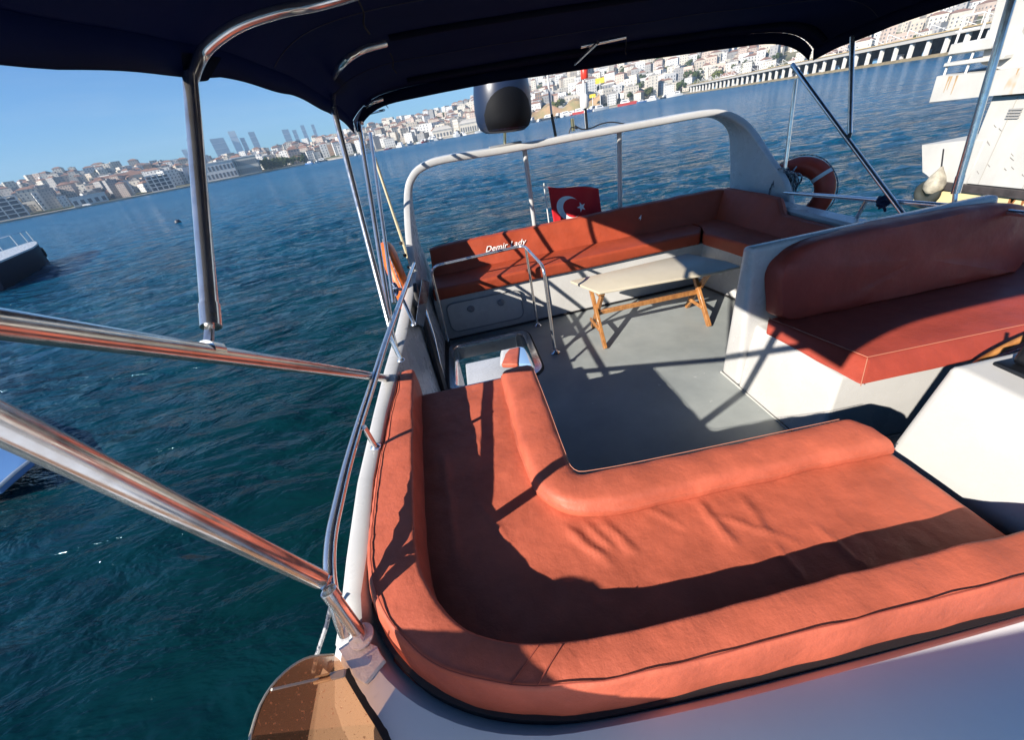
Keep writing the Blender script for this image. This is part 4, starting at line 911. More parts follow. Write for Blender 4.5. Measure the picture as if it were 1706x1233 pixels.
# ================================================================== neighbouring boats
def bow_boat():
    """dark navy motor yacht whose bow enters at the left edge"""
    t = thing('motor_yacht', 'navy hulled yacht bow with white deck rails entering at the left edge', 'boat', (-50, 42, WATER))
    tip = V((-44.791, 48.051, -3.2)); base = V((-39.749, 37.743, -3.2)); d = (base - tip).normalized(); s = Vector((-d.y, d.x, 0)); L = 16
    if s.y < 0: s = -s
    def sec(u, hw_w, hw_d, zd, k=0): # ring from near deck edge, down, to far
        c = tip + d * u
        return [c - s * hw_d + Vector((0, 0, zd)), c - s * (hw_d * 0.96) + Vector((0, 0, zd * 0.6)), c - s * (hw_w) + Vector((0, 0, 0.25)), c + Vector((0, 0, -0.5)), c + s * hw_w + Vector((0, 0, 0.25)), c + s * hw_d + Vector((0, 0, zd))]
    S = [(-1.5, 0.02, 0.06, 2.1), (-0.9, 0.05, 0.35, 2.1), (0.4, 0.25, 0.8, 2.05), (2.5, 0.7, 1.35, 2.0), (6, 1.3, 1.9, 1.95), (16, 1.8, 2.2, 1.9)]
    bm = BM(); loft(bm, [sec(*q) for q in S]); part(t, 'hull', bm, mat('matt_navy', (0.003, 0.009, 0.03), 0.5, spec=0.12), 50)
    bm = BM(); loft(bm, [[V(p) + Vector((0, 0, 0.02)) for p in (sec(*q)[0], sec(*q)[5])] + [sec(*q)[5] + Vector((0, 0, 0.14)), sec(*q)[0] + Vector((0, 0, 0.14))] for q in S]); part(t, 'deck', bm, WHITE)
    bm = BM(); tube(bm, [V(sec(*q)[2]) - s * 0.05 for q in S], 0.10, 6); part(t, 'waterline_stripe', bm, PALE)
    top = [sec(*q)[0] + Vector((0, 0, 1.2)) + s * 0.15 for q in S]
    bm = BM(); tube(bm, top[:4], 0.04, 6); part(t, 'pulpit_rail', bm, CHROME)
    for q in S[:5]:
        bm = BM(); a = sec(*q)[0] + s * 0.15; tube(bm, [a + Vector((0, 0, .2)), a + Vector((0, 0, 1.2))], 0.04, 6); part(t, 'stanchion', bm, PALE)
    bm = BM(); p = S[0]; lathe(bm, [(0, 0), (0.22, 0.1), (0.28, 0.5), (0.22, 1.0), (0, 1.2)], sec(*S[0])[0] + Vector((0, 0, -1.6)), (0.2, 0, 1), 12); part(t, 'anchor', bm, BLACK)
    bm = BM(); c = tip + d * 4.3; q = sec(2.5 + 1.8, 1.4, 2.08, 2.65)[0]; box(bm, tuple(q + Vector((-0.3, -0.12, -1.4))), tuple(q + Vector((0.5, -0.02, -1.0)))); part(t, 'port_light', bm, PALE)
bow_boat()
t = thing('moored_boat', 'pale deck corner of a boat moored close by at the lower left edge', 'boat', (-3.2, 2.2, -1.6))
bm = BM(); P = [V((-10.107, 6.682, -2.7)), V((-10.173, 7.132, -2.7)), V((-10.178, 7.481, -2.7)), V((-11.149, 8.427, -2.7)), V((-22.387, 15.202, -2.7)), V((-12.887, 6.267, -2.7))]
slab(bm, P, 0.14, 0.03, 2); part(t, 'hull', bm, mat('shade_blue_deck', (0.10, 0.22, 0.45), 0.4))  # pale deck with the blue of its shade put into the colour
bm = BM(); tube(bm, [p + Vector((0, 0, 0.01)) for p in P], 0.035, 8); part(t, 'rub_rail', bm, PALE)

def ferry():
    t = thing('white_ship', 'large white ship with rust streaked hull moored at the right edge', 'ship', (18, 9, WATER))
    SW = mat('ship_white', (0.60, 0.585, 0.54), 0.45, var=0.18, vscale=1.2, speck=(1.3, 0.69, (0.55, 0.42, 0.3)), stretch=(1, 1, 0.5), bump=0.2, bscale=8)
    HY = mat('rusty_cream_hull', (0.70, 0.56, 0.30), 0.6, col2=(0.50, 0.22, 0.06), vscale=3, ramp=(0.28, 0.45), stretch=(1, 1, 0.4), bump=0.3, bscale=9)
    x0 = 16.0
    def wall(name, yzs, m, x=x0, depth=6.0): # polygon in the y,z plane
        bm = BM(); slab(bm, [(x, y, z) for y, z in yzs], depth, 0.02, 1, down=(1, 0, 0)); return part(t, name, bm, m)
    wall('hull', [(12.95, -3.6), (12.6, -2.62), (11.9, -2.35), (-2, -2.5), (-2, -3.6)], mat('black_hull', (0.03, 0.035, 0.03), 0.6))
    wall('hull_band', [(12.75, -2.95), (12.45, -2.42), (11.9, -2.28), (-2, -2.42), (-2, -3.0)], HY, x0 - 0.03)
    wall('rub_rail', [(12.5, -2.42), (12.2, -2.22), (11.9, -2.18), (-2, -2.25), (-2, -2.48), (11.9, -2.38)], mat('grimy_black_rail', (0.06, 0.05, 0.05), 0.7, var=0.5), x0 - 0.14, 0.16)
    wall('lower_side', [(12.75, -1.95), (13.1, -1.12), (11.9, -0.98), (11.3, -0.95), (11.3, -2.19), (12.3, -2.19), (12.55, -2.0)], SW, x0, 5)
    wall('superstructure', [(11.55, -2.18), (11.62, 0.30), (-2, 0.55), (-2, -2.22)], SW, x0 + 0.02, 5)
    wall('deck_overhang', [(13.15, 0.12), (13.2, 0.84), (11.9, 0.80), (-2, 0.95), (-2, 0.35), (11.7, 0.20)], SW, x0 - 0.25, 6)
    wall('wall_groove', [(11.4, 0.14), (11.4, 0.19), (-2, 0.36), (-2, 0.29)], mat('dark_seam', (0.15, 0.13, 0.12), 0.7), x0 - 0.012, 0.2)
    # gallery ledges over the overhang
    wall('ledge', [(13.15, 1.05), (13.15, 1.16), (11.6, 1.16), (11.6, 1.05)], SW, x0 - 0.2, 3)
    wall('ledge', [(13.15, 1.35), (13.15, 1.62), (12.0, 1.62), (12.0, 1.35)], SW, x0 - 0.2, 3)
    wall('funnel', [(12.35, 1.0), (12.85, 4.2), (11.9, 4.2), (11.65, 1.6), (10.9, 0.9), (11.0, 0.5)], SW, x0 + 0.1, 0.9)
    wall('upper_house', [(11.2, 0.7), (11.2, 1.9), (-2, 2.1), (-2, 0.7)], SW, x0 + 0.6, 4)
    wall('roof_ledge', [(11.6, 1.9), (11.6, 2.02), (-2, 2.25), (-2, 2.1)], SW, x0 + 0.1, 4.5)
    wall('red_board', [(11.0, 1.02), (11.0, 1.5), (8, 1.5), (8, 1.02)], mat('dull_red', (0.3, 0.03, 0.03), 0.6), x0 + 0.56, 0.1)
    for k in range(6):
        y = 10.6 - k * 1.0; wall('window', [(y, 2.5), (y, 3.1), (y - 0.7, 3.1), (y - 0.7, 2.5)], BLACK, x0 + 0.58, 0.1)
    wall('upper_house', [(11.3, 2.27), (11.3, 3.5), (-2, 3.8), (-2, 2.3)], SW, x0 + 0.62, 4)
    bm = BM()
    for k in range(4): box(bm, (x0 - 0.03, 10.75, -0.20 - 0.07 * k), (x0 + 0.03, 11.05, -0.165 - 0.07 * k))
    part(t, 'vent_grille', bm, mat('vent_grey', (0.35, 0.34, 0.32), 0.6))
    rs = random.Random(4); SC = mat('scuff', (0.30, 0.28, 0.25), 0.8)
    for k in range(16):
        y, z = rs.uniform(9.6, 11.3), rs.uniform(-2.0, -0.4); w = rs.uniform(.03, .12)
        bm = BM(); slab(bm, [(x0 + 0.008, y, z), (x0 + 0.008, y + w, z + w * rs.uniform(.3, 1.2)), (x0 + 0.008, y + w, z + w * .5 + .02), (x0 + 0.008, y, z - .015)], 0.02, down=(1, 0, 0)); part(t, 'scuff_mark', bm, SC)
    for k in range(9):
        y = rs.uniform(9.5, 12.9); h = rs.uniform(.12, .5); w = rs.uniform(.02, .05); bm = BM()
        slab(bm, [(x0 - 0.262, y, 0.80), (x0 - 0.262, y + w, 0.80), (x0 - 0.262, y + w * .6, 0.80 - h), (x0 - 0.262, y + w * .4, 0.80 - h)], 0.01, down=(1, 0, 0)); part(t, 'rust_streak', bm, mat('rust_stain', (0.46, 0.30, 0.15), 0.8))
    for k in range(7):
        y = rs.uniform(9.5, 12.3); h = rs.uniform(.1, .35); w = rs.uniform(.04, .12); bm = BM()
        slab(bm, [(x0 - 0.036, y, -2.44), (x0 - 0.036, y + w, -2.44), (x0 - 0.036, y + w * .7, -2.44 - h), (x0 - 0.036, y + w * .3, -2.44 - h)], 0.01, down=(1, 0, 0)); part(t, 'rust_streak', bm, mat('rust_brown', (0.30, 0.12, 0.04), 0.8))
    for y in (11.0, 9.9, 8.8):
        bm = BM(); box(bm, (x0 + 0.005, y - 0.008, -2.15), (x0 + 0.03, y + 0.008, 0.12)); part(t, 'panel_seam', bm, mat('pale_seam', (0.42, 0.40, 0.36), 0.7))
    for z in (1.9, 2.25):
        bm = BM(); tube(bm, [(x0 - 0.1, 13.2, z), (x0 - 0.1, 12.6, z)], 0.03, 6); part(t, 'gallery_rail', bm, PALE)
    for y in (13.1, 12.5):
        bm = BM(); tube(bm, [(x0 - 0.1, y, 0.8), (x0 - 0.1, y, 2.3)], 0.03, 6); part(t, 'gallery_post', bm, PALE)
    # fender and tyre hang against the hull
    c = V((15.7, 11.971, -2.168)); f = obj('fender', lathe(BM(), [(0, -0.33), (0.15, -0.30), (0.26, -0.16), (0.27, 0.0), (0.20, 0.2), (0.08, 0.40), (0.03, 0.5), (0, 0.5)], c, (0.05, 0.02, 1), 24), mat('grimy_fender', (0.55, 0.50, 0.38), 0.7, col2=(0.25, 0.22, 0.17), vscale=4, bump=0.3)); tag(f, 'grimy white teardrop fender hanging on the white ship', 'fender')
    part(f, 'fender_line', tube(BM(), [c + Vector((0, 0, .45)), V((15.9, 12.279, -1.204))], 0.02, 6), RUBBER)
    c = V((15.72, 12.115, -2.468)); bm = BM(); rings = []
    for k in range(25):
        a = 6.283185 * k / 24; e = Vector((0, math.cos(a), math.sin(a))); rings.append([c + e * 0.26 + (e * math.cos(q) * 0.13 + Vector((1, 0, 0)) * math.sin(q) * 0.13) for q in [6.283185 * s / 10 for s in range(10)]])
    loft(bm, rings, cap=False); f = obj('tyre_fender', bm, mat('old_tyre', (0.035, 0.04, 0.035), 0.8)); tag(f, 'black tyre fender below the teardrop fender on the ship hull', 'tyre')
ferry()

# ================================================================== far shore
#TH: azimuth deg, shore distance, ridge tan(elevation)
TAB = [(-60, 560, .034), (-45.6, 560, .0375), (-40.3, 560, .0430), (-37.2, 560, .0450), (-33.6, 560, .0430), (-30, 560, .0385), (-27.5, 565, .0340), (-22.9, 570, .0290), (-20.4, 590, .0300), (-16, 600, .0310), (-12.7, 560, .0340), (-8.9, 570, .0400),
       (-3.9, 560, .0440), (0.6, 540, .0430), (4.5, 520, .0540), (10.8, 540, .068), (16.6, 540, .077), (22.7, 540, .080), (29.8, 560, .082), (39.4, 560, .082), (50, 560, .08), (60, 560, .075), (75, 560, .06)]
def tab(th, c):
    for i in range(len(TAB) - 1):
        if th <= TAB[i + 1][0]:
            t = max(0, (th - TAB[i][0]) / (TAB[i + 1][0] - TAB[i][0])); return TAB[i][c] * (1 - t) + TAB[i + 1][c] * t
    return TAB[-1][c]
def prof(s): # s 0..1 from shore to ridge
    s = min(max(s, 0), 1.0); return s * s * (3 - 2 * s) * 0.35 + s * 0.65
def ground(th, d):
    ds = tab(th, 1); dr = ds * 2.0; H = (1.75 + tab(th, 2) * dr) - 9 - (WATER + 1.5)
    s = (d - ds - 25) / (dr - ds); return WATER + 1.5 + max(0, H) * prof(s) + 2.0 * mnoise.noise(Vector((th * 0.3, d * 0.01, 0))) * min(max(s * 4, 0), 1)
def pol(th, d, z): a = math.radians(th); return Vector((d * math.sin(a), d * math.cos(a), z))
bm = BM(); g = []
ths = [-62 + 139 * k / 200 for k in range(201)]; fs = [-0.002, 0.0, 0.04] + [0.04 + 0.96 * (k + 1) / 22 for k in range(22)] + [1.2, 1.6]
for th in ths:
    ds = tab(th, 1); row = []
    for k, f in enumerate(fs):
        d = ds * (1 + f); z = (WATER - 2 if k == 0 else ground(th, d))
        if f > 1: z = ground(th, ds * 2) - (f - 1) * 60
        row.append(bm.verts.new(pol(th, d, z)))
    g.append(row)
for i in range(200):
    for j in range(len(fs) - 1): bm.faces.new([g[i][j], g[i + 1][j], g[i + 1][j + 1], g[i][j + 1]])
setting(obj('hillside', bm, mat('hill_ground', (0.22, 0.20, 0.13), 0.9, col2=(0.06, 0.08, 0.035), vscale=0.02, ramp=(0.42, 0.56), spec=0.1)))
# quay
bm = BM(); loft(bm, [[pol(th, tab(th, 1) - 3, WATER - 1), pol(th, tab(th, 1) - 3, WATER + 1.3), pol(th, tab(th, 1) + 24, WATER + 1.8), pol(th, tab(th, 1) + 24, WATER - 1)] for th in ths]); setting(obj('quay', bm, mat('quay_stone', (0.42, 0.38, 0.32), 0.9, var=0.4, vscale=0.08)))

WALLC = {'cream': (0.66, 0.61, 0.52), 'white': (0.72, 0.71, 0.68), 'beige': (0.58, 0.51, 0.42), 'grey': (0.36, 0.35, 0.34), 'pink': (0.60, 0.48, 0.40), 'yellow': (0.62, 0.50, 0.24), 'brown': (0.32, 0.22, 0.16)}
WM = {k: mat('wall_' + k, v, 0.8, var=0.15, vscale=0.3, spec=0.2) for k, v in WALLC.items()}
GLASSY = mat('dark_window', (0.12, 0.13, 0.15), 0.4)
TILE = mat('red_roof_tile', (0.32, 0.18, 0.13), 0.8, var=0.3, vscale=0.5); FLATR = mat('flat_roof', (0.36, 0.34, 0.32), 0.9, var=0.2, vscale=0.4)
BV = []   # variants: (wall mesh, window mesh, roof mesh, w, d, h, tiled)
rnd = random.Random(11)
def variant(w, d, h, wall, roof):
    bm = BM(); box(bm, (-w / 2, -d / 2, -6), (w / 2, d / 2, h)); mw = mesh_from(bm); mw.materials.append(WM[wall]); mw.name = 'building'
    bm = BM(); fl = max(2, int(h / 3.2)); nb = max(3, int(w / 3.0)); nd = max(2, int(d / 3.2))
    for f in range(fl):
        z = 1.0 + f * (h - 0.6) / fl
        for k in range(nb):
            x = -w / 2 + (k + 0.5) * w / nb
            for s in (-1, 1):
                y = s * (d / 2 + 0.03); a = [(x - .6, y, z), (x + .6, y, z), (x + .6, y, z + 1.5), (x - .6, y, z + 1.5)]
                bm.faces.new([bm.verts.new(p) for p in (a if s < 0 else a[::-1])])
        for k in range(nd):
            y = -d / 2 + (k + 0.5) * d / nd
            for s in (-1, 1):
                x = s * (w / 2 + 0.03); a = [(x, y - .55, z), (x, y + .55, z), (x, y + .55, z + 1.5), (x, y - .55, z + 1.5)]
                bm.faces.new([bm.verts.new(p) for p in (a if s > 0 else a[::-1])])
    mwin = mesh_from(bm); mwin.materials.append(GLASSY); mwin.name = 'window'
    bm = BM()
    if roof == 'tile':
        e = 0.5; r = 2.2 + 0.06 * w
        vs = [bm.verts.new(p) for p in [(-w / 2 - e, -d / 2 - e, h + .02), (w / 2 + e, -d / 2 - e, h + .02), (w / 2 + e, d / 2 + e, h + .02), (-w / 2 - e, d / 2 + e, h + .02), (-w / 2 + d * .35, 0, h + r), (w / 2 - d * .35, 0, h + r)]]
        for f in ((0, 1, 5, 4), (1, 2, 5), (2, 3, 4, 5), (3, 0, 4), (3, 2, 1, 0)): bm.faces.new([vs[i] for i in f])
    else:
        box(bm, (-w / 2 - .15, -d / 2 - .15, h + .02), (w / 2 + .15, d / 2 + .15, h + .7)); box(bm, (-w * .2, -d * .2, h + .72), (w * .1, d * .15, h + 2.6))
        for s in (-1, 1): box(bm, (s * w * .3 - .5, d * .1, h + .72), (s * w * .3 + .5, d * .1 + 1, h + 1.8))
    mr = mesh_from(bm); mr.materials.append(TILE if roof == 'tile' else FLATR); mr.name = 'roof'
    BV.append((mw, mwin, mr, wall, roof, w, d, h))
for wall, n in (('cream', 5), ('white', 6), ('beige', 4), ('grey', 3), ('pink', 3), ('brown', 1)):
    for k in range(n): variant(rnd.uniform(10, 20), rnd.uniform(9, 14), rnd.choice([8, 11, 14, 14, 17, 20, 24]), wall, 'tile' if rnd.random() < 0.3 else 'flat')
SECT = [(-43, 'at the left edge'), (-39, 'above the grid fronted block'), (-36, 'above the low shed'), (-32.5, 'beside the cream palace'), (-30, 'behind the framed building'), (-27, 'left of the towers'), (-24.5, 'behind the waterfront building'),
        (-22, 'below the tower cluster'), (-18, 'behind the wooded point'), (-14.5, 'near the yellow block'), (-9, 'right of yellow block'), (-5, 'left of the halls'), (0, 'above the left hall'), (5, 'above the right hall'), (9, 'beside the navy dome'), (13, 'near the brown tower'),
        (17, 'above the orange bank'), (20.5, 'behind the billboards'), (25, 'around the white hotel'), (29.5, 'before the pier'), (36, 'behind the pier end'), (90, 'above the pier')]
ZONES = [(-60, -32.5, 'houses on the hill at the far left'), (-32.5, -22, 'houses on the low ridge before the towers'), (-22, -9, 'houses on the slope below the distant towers'), (-9, 9, 'houses on the shore left of the navy dome'), (9, 29.5, 'houses on the hill behind the flag and arch'), (29.5, 80, 'houses behind the long pier')]
def put(v, th, d, rz, s=1.0, label=None, group=None, cat='building', name='building', z=None):
    mw, mwin, mr, wall, roof, w, dd, h = v
    o = bpy.data.objects.new(name, mw); COL.objects.link(o); p = pol(th, d, ground(th, d) if z is None else z); o.location = p; o.rotation_euler = (0, 0, rz); o.scale = (s, s, s)
    zn = next(z_[2] for z_ in ZONES if z_[0] <= th <= z_[1]); sec = next(q[1] for q in SECT if th <= q[0])
    fr = d / tab(th, 1); lev = 'by the water' if fr < 1.14 else 'low on the slope' if fr < 1.32 else 'halfway up' if fr < 1.6 else 'near the ridge'
    size = 'tall' if h * s > 15 else ('low' if h * s < 9 else 'mid-height')
    o['label'] = label or '%s %s %s house %s %s' % (size, wall, 'red-roofed' if roof == 'tile' else 'flat-roofed', lev, sec)
    o['category'] = cat; o['group'] = group or zn
    a = bpy.data.objects.new('windows', mwin); COL.objects.link(a); a.parent = o; a['kind'] = 'stuff'
    b = bpy.data.objects.new('roof', mr); COL.objects.link(b); b.parent = o
    return o
placed = []
def free(th, d, r):
    p = pol(th, d, 0)
    for q, rq in placed:
        if (p - q).length < r + rq: return False
    placed.append((p, r)); return True
for th0, w in ((-41.5, 30), (-28.5, 20), (-24.6, 24), (-20.0, 14), (3.3, 28), (17.5, 18), (-31, 30)): placed.append((pol(th0, tab(th0, 1) + 30, 0), w))
cnt = 0
for row, (f0, f1, n) in enumerate(((0.05, 0.13, 75), (0.13, 0.30, 95), (0.30, 0.55, 90), (0.55, 0.98, 60))):
    for k in range(n * 4):
        if k >= n * 4 or cnt >= 290: break
        th = rnd.uniform(-47, 43); 
        if row == 0 and -24 < th < -9 and rnd.random() < .5: continue
        ds = tab(th, 1); d = ds * (1 + rnd.uniform(f0, f1))
        v = rnd.choice(BV); s = rnd.uniform(0.7, 1.1) if th < 9 else rnd.uniform(0.6, 0.95)
        if th < 9 and v[7] * s > 15: s *= 0.7
        if not free(th, d, 7.0 * s): continue
        put(v, th, d, math.radians(-th) + rnd.uniform(-.5, .5) + rnd.choice([0, 1.5708]), s); cnt += 1
        if cnt >= (80, 165, 240, 290)[row]: break
# the rest of the town, one mass
def mass(name, n, f0, f1, seed):
    r2 = random.Random(seed); bms = {}
    for k in range(n):
        th = r2.uniform(-60, 62); ds = tab(th, 1); d = ds * (1 + r2.uniform(f0, f1)); z = ground(th, d) if d < ds * 2 else ground(th, ds * 2) - 3
        w, dd, h = r2.uniform(8, 17), r2.uniform(8, 14), r2.choice([6, 8, 9, 11, 13, 16]) * (1 if th < 9 else 1.1); key = r2.choice(['cream', 'white', 'white', 'beige', 'grey', 'pink', 'cream']); bm = bms.setdefault(key, BM())
        c = pol(th, d, z); a = math.radians(-th) + r2.uniform(-.6, .6); ca, sa = math.cos(a), math.sin(a)
        def P(x, y, zz): return (c.x + x * ca - y * sa, c.y + x * sa + y * ca, c.z + zz)
        q = [(-w / 2, -dd / 2), (w / 2, -dd / 2), (w / 2, dd / 2), (-w / 2, dd / 2)]
        hexa(bm, [P(x, y, -6) for x, y in q] + [P(x, y, h) for x, y in q])
        if r2.random() < .33:
            bt = bms.setdefault('_tile', BM()); vs = [bt.verts.new(P(x * 1.06, y * 1.06, h + .05)) for x, y in q]; rr = 2.4
            a1 = bt.verts.new(P(-w * .2, 0, h + rr)); a2 = bt.verts.new(P(w * .2, 0, h + rr))
            for f in ((vs[0], vs[1], a2, a1), (vs[1], vs[2], a2), (vs[2], vs[3], a1, a2), (vs[3], vs[0], a1)): bt.faces.new(f)
        bw = bms.setdefault('_win', BM())
        for f in range(max(2, int(h / 3.2))):
            zz = 1 + f * 3.1
            for i in range(max(2, int(w / 3.4))):
                x = -w / 2 + (i + .5) * w / max(2, int(w / 3.4)); y = -dd / 2 - .04
                bw.faces.new([bw.verts.new(P(*t_)) for t_ in ((x - .6, y, zz), (x + .6, y, zz), (x + .6, y, zz + 1.5), (x - .6, y, zz + 1.5))])
            for i in range(3):
                y = -dd / 2 + (i + .5) * dd / 3; x = -w / 2 - .04
                bw.faces.new([bw.verts.new(P(*t_)) for t_ in ((x, y + .6, zz), (x, y - .6, zz), (x, y - .6, zz + 1.5), (x, y + .6, zz + 1.5))])
    root = None
    me = bpy.data.meshes.new(name); big = BM(); mi = 0; mats = []
    for key, bm in bms.items():
        bm.normal_update(); tmp = bpy.data.meshes.new('t'); bm.to_mesh(tmp); bm.free()
        n0 = len(big.faces); big.from_mesh(tmp); big.faces.ensure_lookup_table()
        for i in range(n0, len(big.faces)): big.faces[i].material_index = len(mats)
        mats.append(TILE if key == '_tile' else GLASSY if key == '_win' else WM[key]); bpy.data.meshes.remove(tmp)
    big.to_mesh(me); big.free()
    for m_ in mats: me.materials.append(m_)
    o = bpy.data.objects.new(name, me); COL.objects.link(o); stuff(o); o['label'] = 'dense pale houses covering the hills behind the shore'; return o
mass('hillside_town', 1500, 0.10, 1.03, 5)

# landmark buildings on the shore
def landmark(name, label, th, d, w, dd, h, wall, fl, nb, arcade=False, rz=None, roof=None, frameonly=False):
    p = pol(th, d, WATER + 1.7); t = bpy.data.objects.new(name, None); COL.objects.link(t); t.location = p; t.rotation_euler = (0, 0, math.radians(-th) if rz is None else rz); tag(t, label, 'building')
    def pt(nm, bm, m): o = obj(nm, bm, m); o.parent = t; return o
    if not frameonly:
        pt('wall', box(BM(), (-w / 2, -dd / 2, 0), (w / 2, dd / 2, h)), WM[wall]); pt('cornice', box(BM(), (-w / 2 - .4, -dd / 2 - .4, h + .01), (w / 2 + .4, dd / 2 + .4, h + 1.0)), WM['white'])
        for f in range(fl):
            for k in range(nb):
                x = -w / 2 + (k + .5) * w / nb; z = 1.2 + f * (h - 1) / fl; hh = (h - 1) / fl * .6; ww = w / nb * .27
                o = pt('window', box(BM(), (x - ww, -dd / 2 - .12, z), (x + ww, -dd / 2 + .1, z + hh)), GLASSY)
        if roof: 
            bm = BM(); vs = [bm.verts.new(q) for q in [(-w / 2 - 1, -dd / 2 - 1, h + 1.02), (w / 2 + 1, -dd / 2 - 1, h + 1.02), (w / 2 + 1, dd / 2 + 1, h + 1.02), (-w / 2 - 1, dd / 2 + 1, h + 1.02), (-w / 2 + 4, 0, h + 5), (w / 2 - 4, 0, h + 5)]]
            for f in ((0, 1, 5, 4), (1, 2, 5), (2, 3, 4, 5), (3, 0, 4)): bm.faces.new([vs[i] for i in f])
            pt('roof', bm, TILE if roof == 'tile' else WM['cream'])
    else:
        pt('core', box(BM(), (-w / 2 + 1, -dd / 2 + 1.5, 0), (w / 2 - 1, dd / 2, h - .5)), mat('dark_blue_glass', (0.04, 0.06, 0.10), 0.3))
        for k in range(nb + 1): x = -w / 2 + k * w / nb; pt('column', box(BM(), (x - .5, -dd / 2, 0), (x + .5, -dd / 2 + 1, h)), WM['white'])
        for f in range(fl + 1): z = f * h / fl; pt('floor_slab', box(BM(), (-w / 2 - .2, -dd / 2 - .2, z), (w / 2 + .2, -dd / 2 + 1.2, z + .8)), WM['white'])
    return t
landmark('apartment_block', 'white grid fronted block at the far left shore', -43.5, 600, 40, 16, 17, 'white', 5, 6, frameonly=True)
landmark('apartment_block', 'white framed dark building halfway along the left shore', -31.3, 585, 20, 12, 14, 'white', 4, 4, frameonly=True)
landmark('palace', 'long cream palace with two rows of windows above the left shore', -33.8, 730, 60, 14, 20, 'cream', 3, 14, roof='tile')
landmark('long_building', 'white waterfront building on the left shore with tall windows', -25.9, 592, 34, 16, 16, 'white', 2, 9, roof=None)
landmark('long_building', 'cream waterfront building with glassy side left of the wooded point', -23.1, 600, 26, 16, 17, 'cream', 2, 12)
landmark('yellow_building', 'yellow block standing out below the distant towers', -14.6, 690, 17, 12, 15, 'yellow', 4, 5)
landmark('long_building', 'white low shed among the trees on the left bank', -37.2, 575, 26, 14, 7, 'white', 1, 5)
landmark('hotel', 'white hotel block with vertical windows on the shore behind the arch', 23.3, 640, 34, 16, 22, 'white', 4, 9)
landmark('hotel', 'pale stepped block left of the white hotel', 20.4, 650, 16, 14, 24, 'grey', 6, 4)
landmark('warehouse', 'cream gabled hall with red trimmed windows left of the navy dome', 3.4, 570, 26, 20, 9, 'cream', 1, 9, roof='cream')
landmark('warehouse', 'pale gabled hall furthest left of the pair of halls', -0.2, 575, 24, 22, 7, 'cream', 1, 6, roof='cream')
landmark('tower_block', 'reddish brown tall block just right of the navy dome', 12.2, 640, 9, 9, 30, 'brown', 8, 3)
landmark('tower_block', 'pale blue grey block peeping over the ridge', -1.6, 1000, 26, 16, 42, 'grey', 6, 5)

# distant towers beyond the ridge
def tower(th, px_h, w, kind, label):
    d = 2600; z0 = 20; h = px_h; t = bpy.data.objects.new('skyscraper', None); COL.objects.link(t); t.location = pol(th, d, z0); t.rotation_euler = (0, 0, math.radians(-th)); tag(t, label, 'tower', 'distant skyscrapers')
    G = mat('tower_glass', (0.14, 0.22, 0.32), 0.35, var=0.2, vscale=0.02) if kind != 'white' else mat('tower_pale', (0.50, 0.52, 0.54), 0.5)
    bm = BM(); tp = 0.55 if kind == 'slope' else 0.95
    hexa(bm, [(-w / 2, -w / 3, -40), (w / 2, -w / 3, -40), (w / 2, w / 3, -40), (-w / 2, w / 3, -40), (-w / 2, -w / 3, h), (-w / 2 + w * tp, -w / 3, h * (0.99 if kind != 'slope' else 0.93)), (-w / 2 + w * tp, w / 3, h * .97), (-w / 2, w / 3, h)])
    o = obj('shaft', bm, G); o.parent = t
    for k in range(5):
        bm = BM(); z = h * (k + 1) / 6; box(bm, (-w / 2 - .5, -w / 3 - 1.0, z), (w / 2 * .9, -w / 3 - 0.2, z + 2)); q = obj('floor_band', bm, mat('tower_band', (0.35, 0.4, 0.45), 0.5)); q.parent = t
TW = [(-26.9, 150, 34, 'slope', 'pale distant skyscraper with slanted side, leftmost of the cluster'), (-24.6, 135, 62, 'glass', 'widest glassy distant tower with slab roof'), (-23.0, 155, 34, 'white', 'tall pale distant tower right of the wide glassy one'),
      (-22.3, 122, 22, 'glass', 'slim blue distant tower tucked beside the pale tall one'), (-21.2, 140, 30, 'glass', 'curved grey distant tower ending the left cluster'), (-17.8, 128, 34, 'glass', 'broad blue distant tower starting the right cluster'), (-16.9, 120, 20, 'glass', 'short slim distant tower beside the broad blue one'),
      (-15.9, 134, 20, 'glass', 'slim blue distant tower standing alone'), (-14.8, 130, 16, 'glass', 'thin distant tower at the right end of the skyline'), (-27.9, 112, 22, 'white', 'low pale distant tower next to the near pole')]
for a in TW: tower(*a)

# shore trees
FOL = mat('tree_foliage', (0.10, 0.13, 0.035), 0.8, col2=(0.03, 0.05, 0.015), vscale=0.6, spec=0.2)
FOL2 = mat('tree_foliage_light', (0.16, 0.17, 0.04), 0.8, col2=(0.05, 0.07, 0.02), vscale=0.6, spec=0.2)
BARK = mat('bark', (0.08, 0.05, 0.03), 0.9)
def crown_mesh(seed, m):
    r2 = random.Random(seed); bm = BM()
    blobs = [(Vector((r2.uniform(-2.4, 2.4), r2.uniform(-2.4, 2.4), r2.uniform(2.5, 7))), r2.uniform(1.1, 2.1)) for _ in range(9)]
    for _ in range(420):
        c, rr = r2.choice(blobs); n = Vector((r2.gauss(0, 1), r2.gauss(0, 1), r2.gauss(0, 1))).normalized(); p = c + n * rr * r2.uniform(.7, 1.1)
        a = Vector((r2.gauss(0, 1), r2.gauss(0, 1), r2.gauss(0, 1))).normalized(); b = n.cross(a).normalized(); a = b.cross(n); s = r2.uniform(.35, .7)
        bm.faces.new([bm.verts.new(p + a * s), bm.verts.new(p + b * s + n * .2), bm.verts.new(p - a * s), bm.verts.new(p - b * s)])
    me = bpy.data.meshes.new('crown'); bm.to_mesh(me); bm.free(); me.materials.append(m); return me
CR = [crown_mesh(k, FOL if k % 3 else FOL2) for k in range(6)]
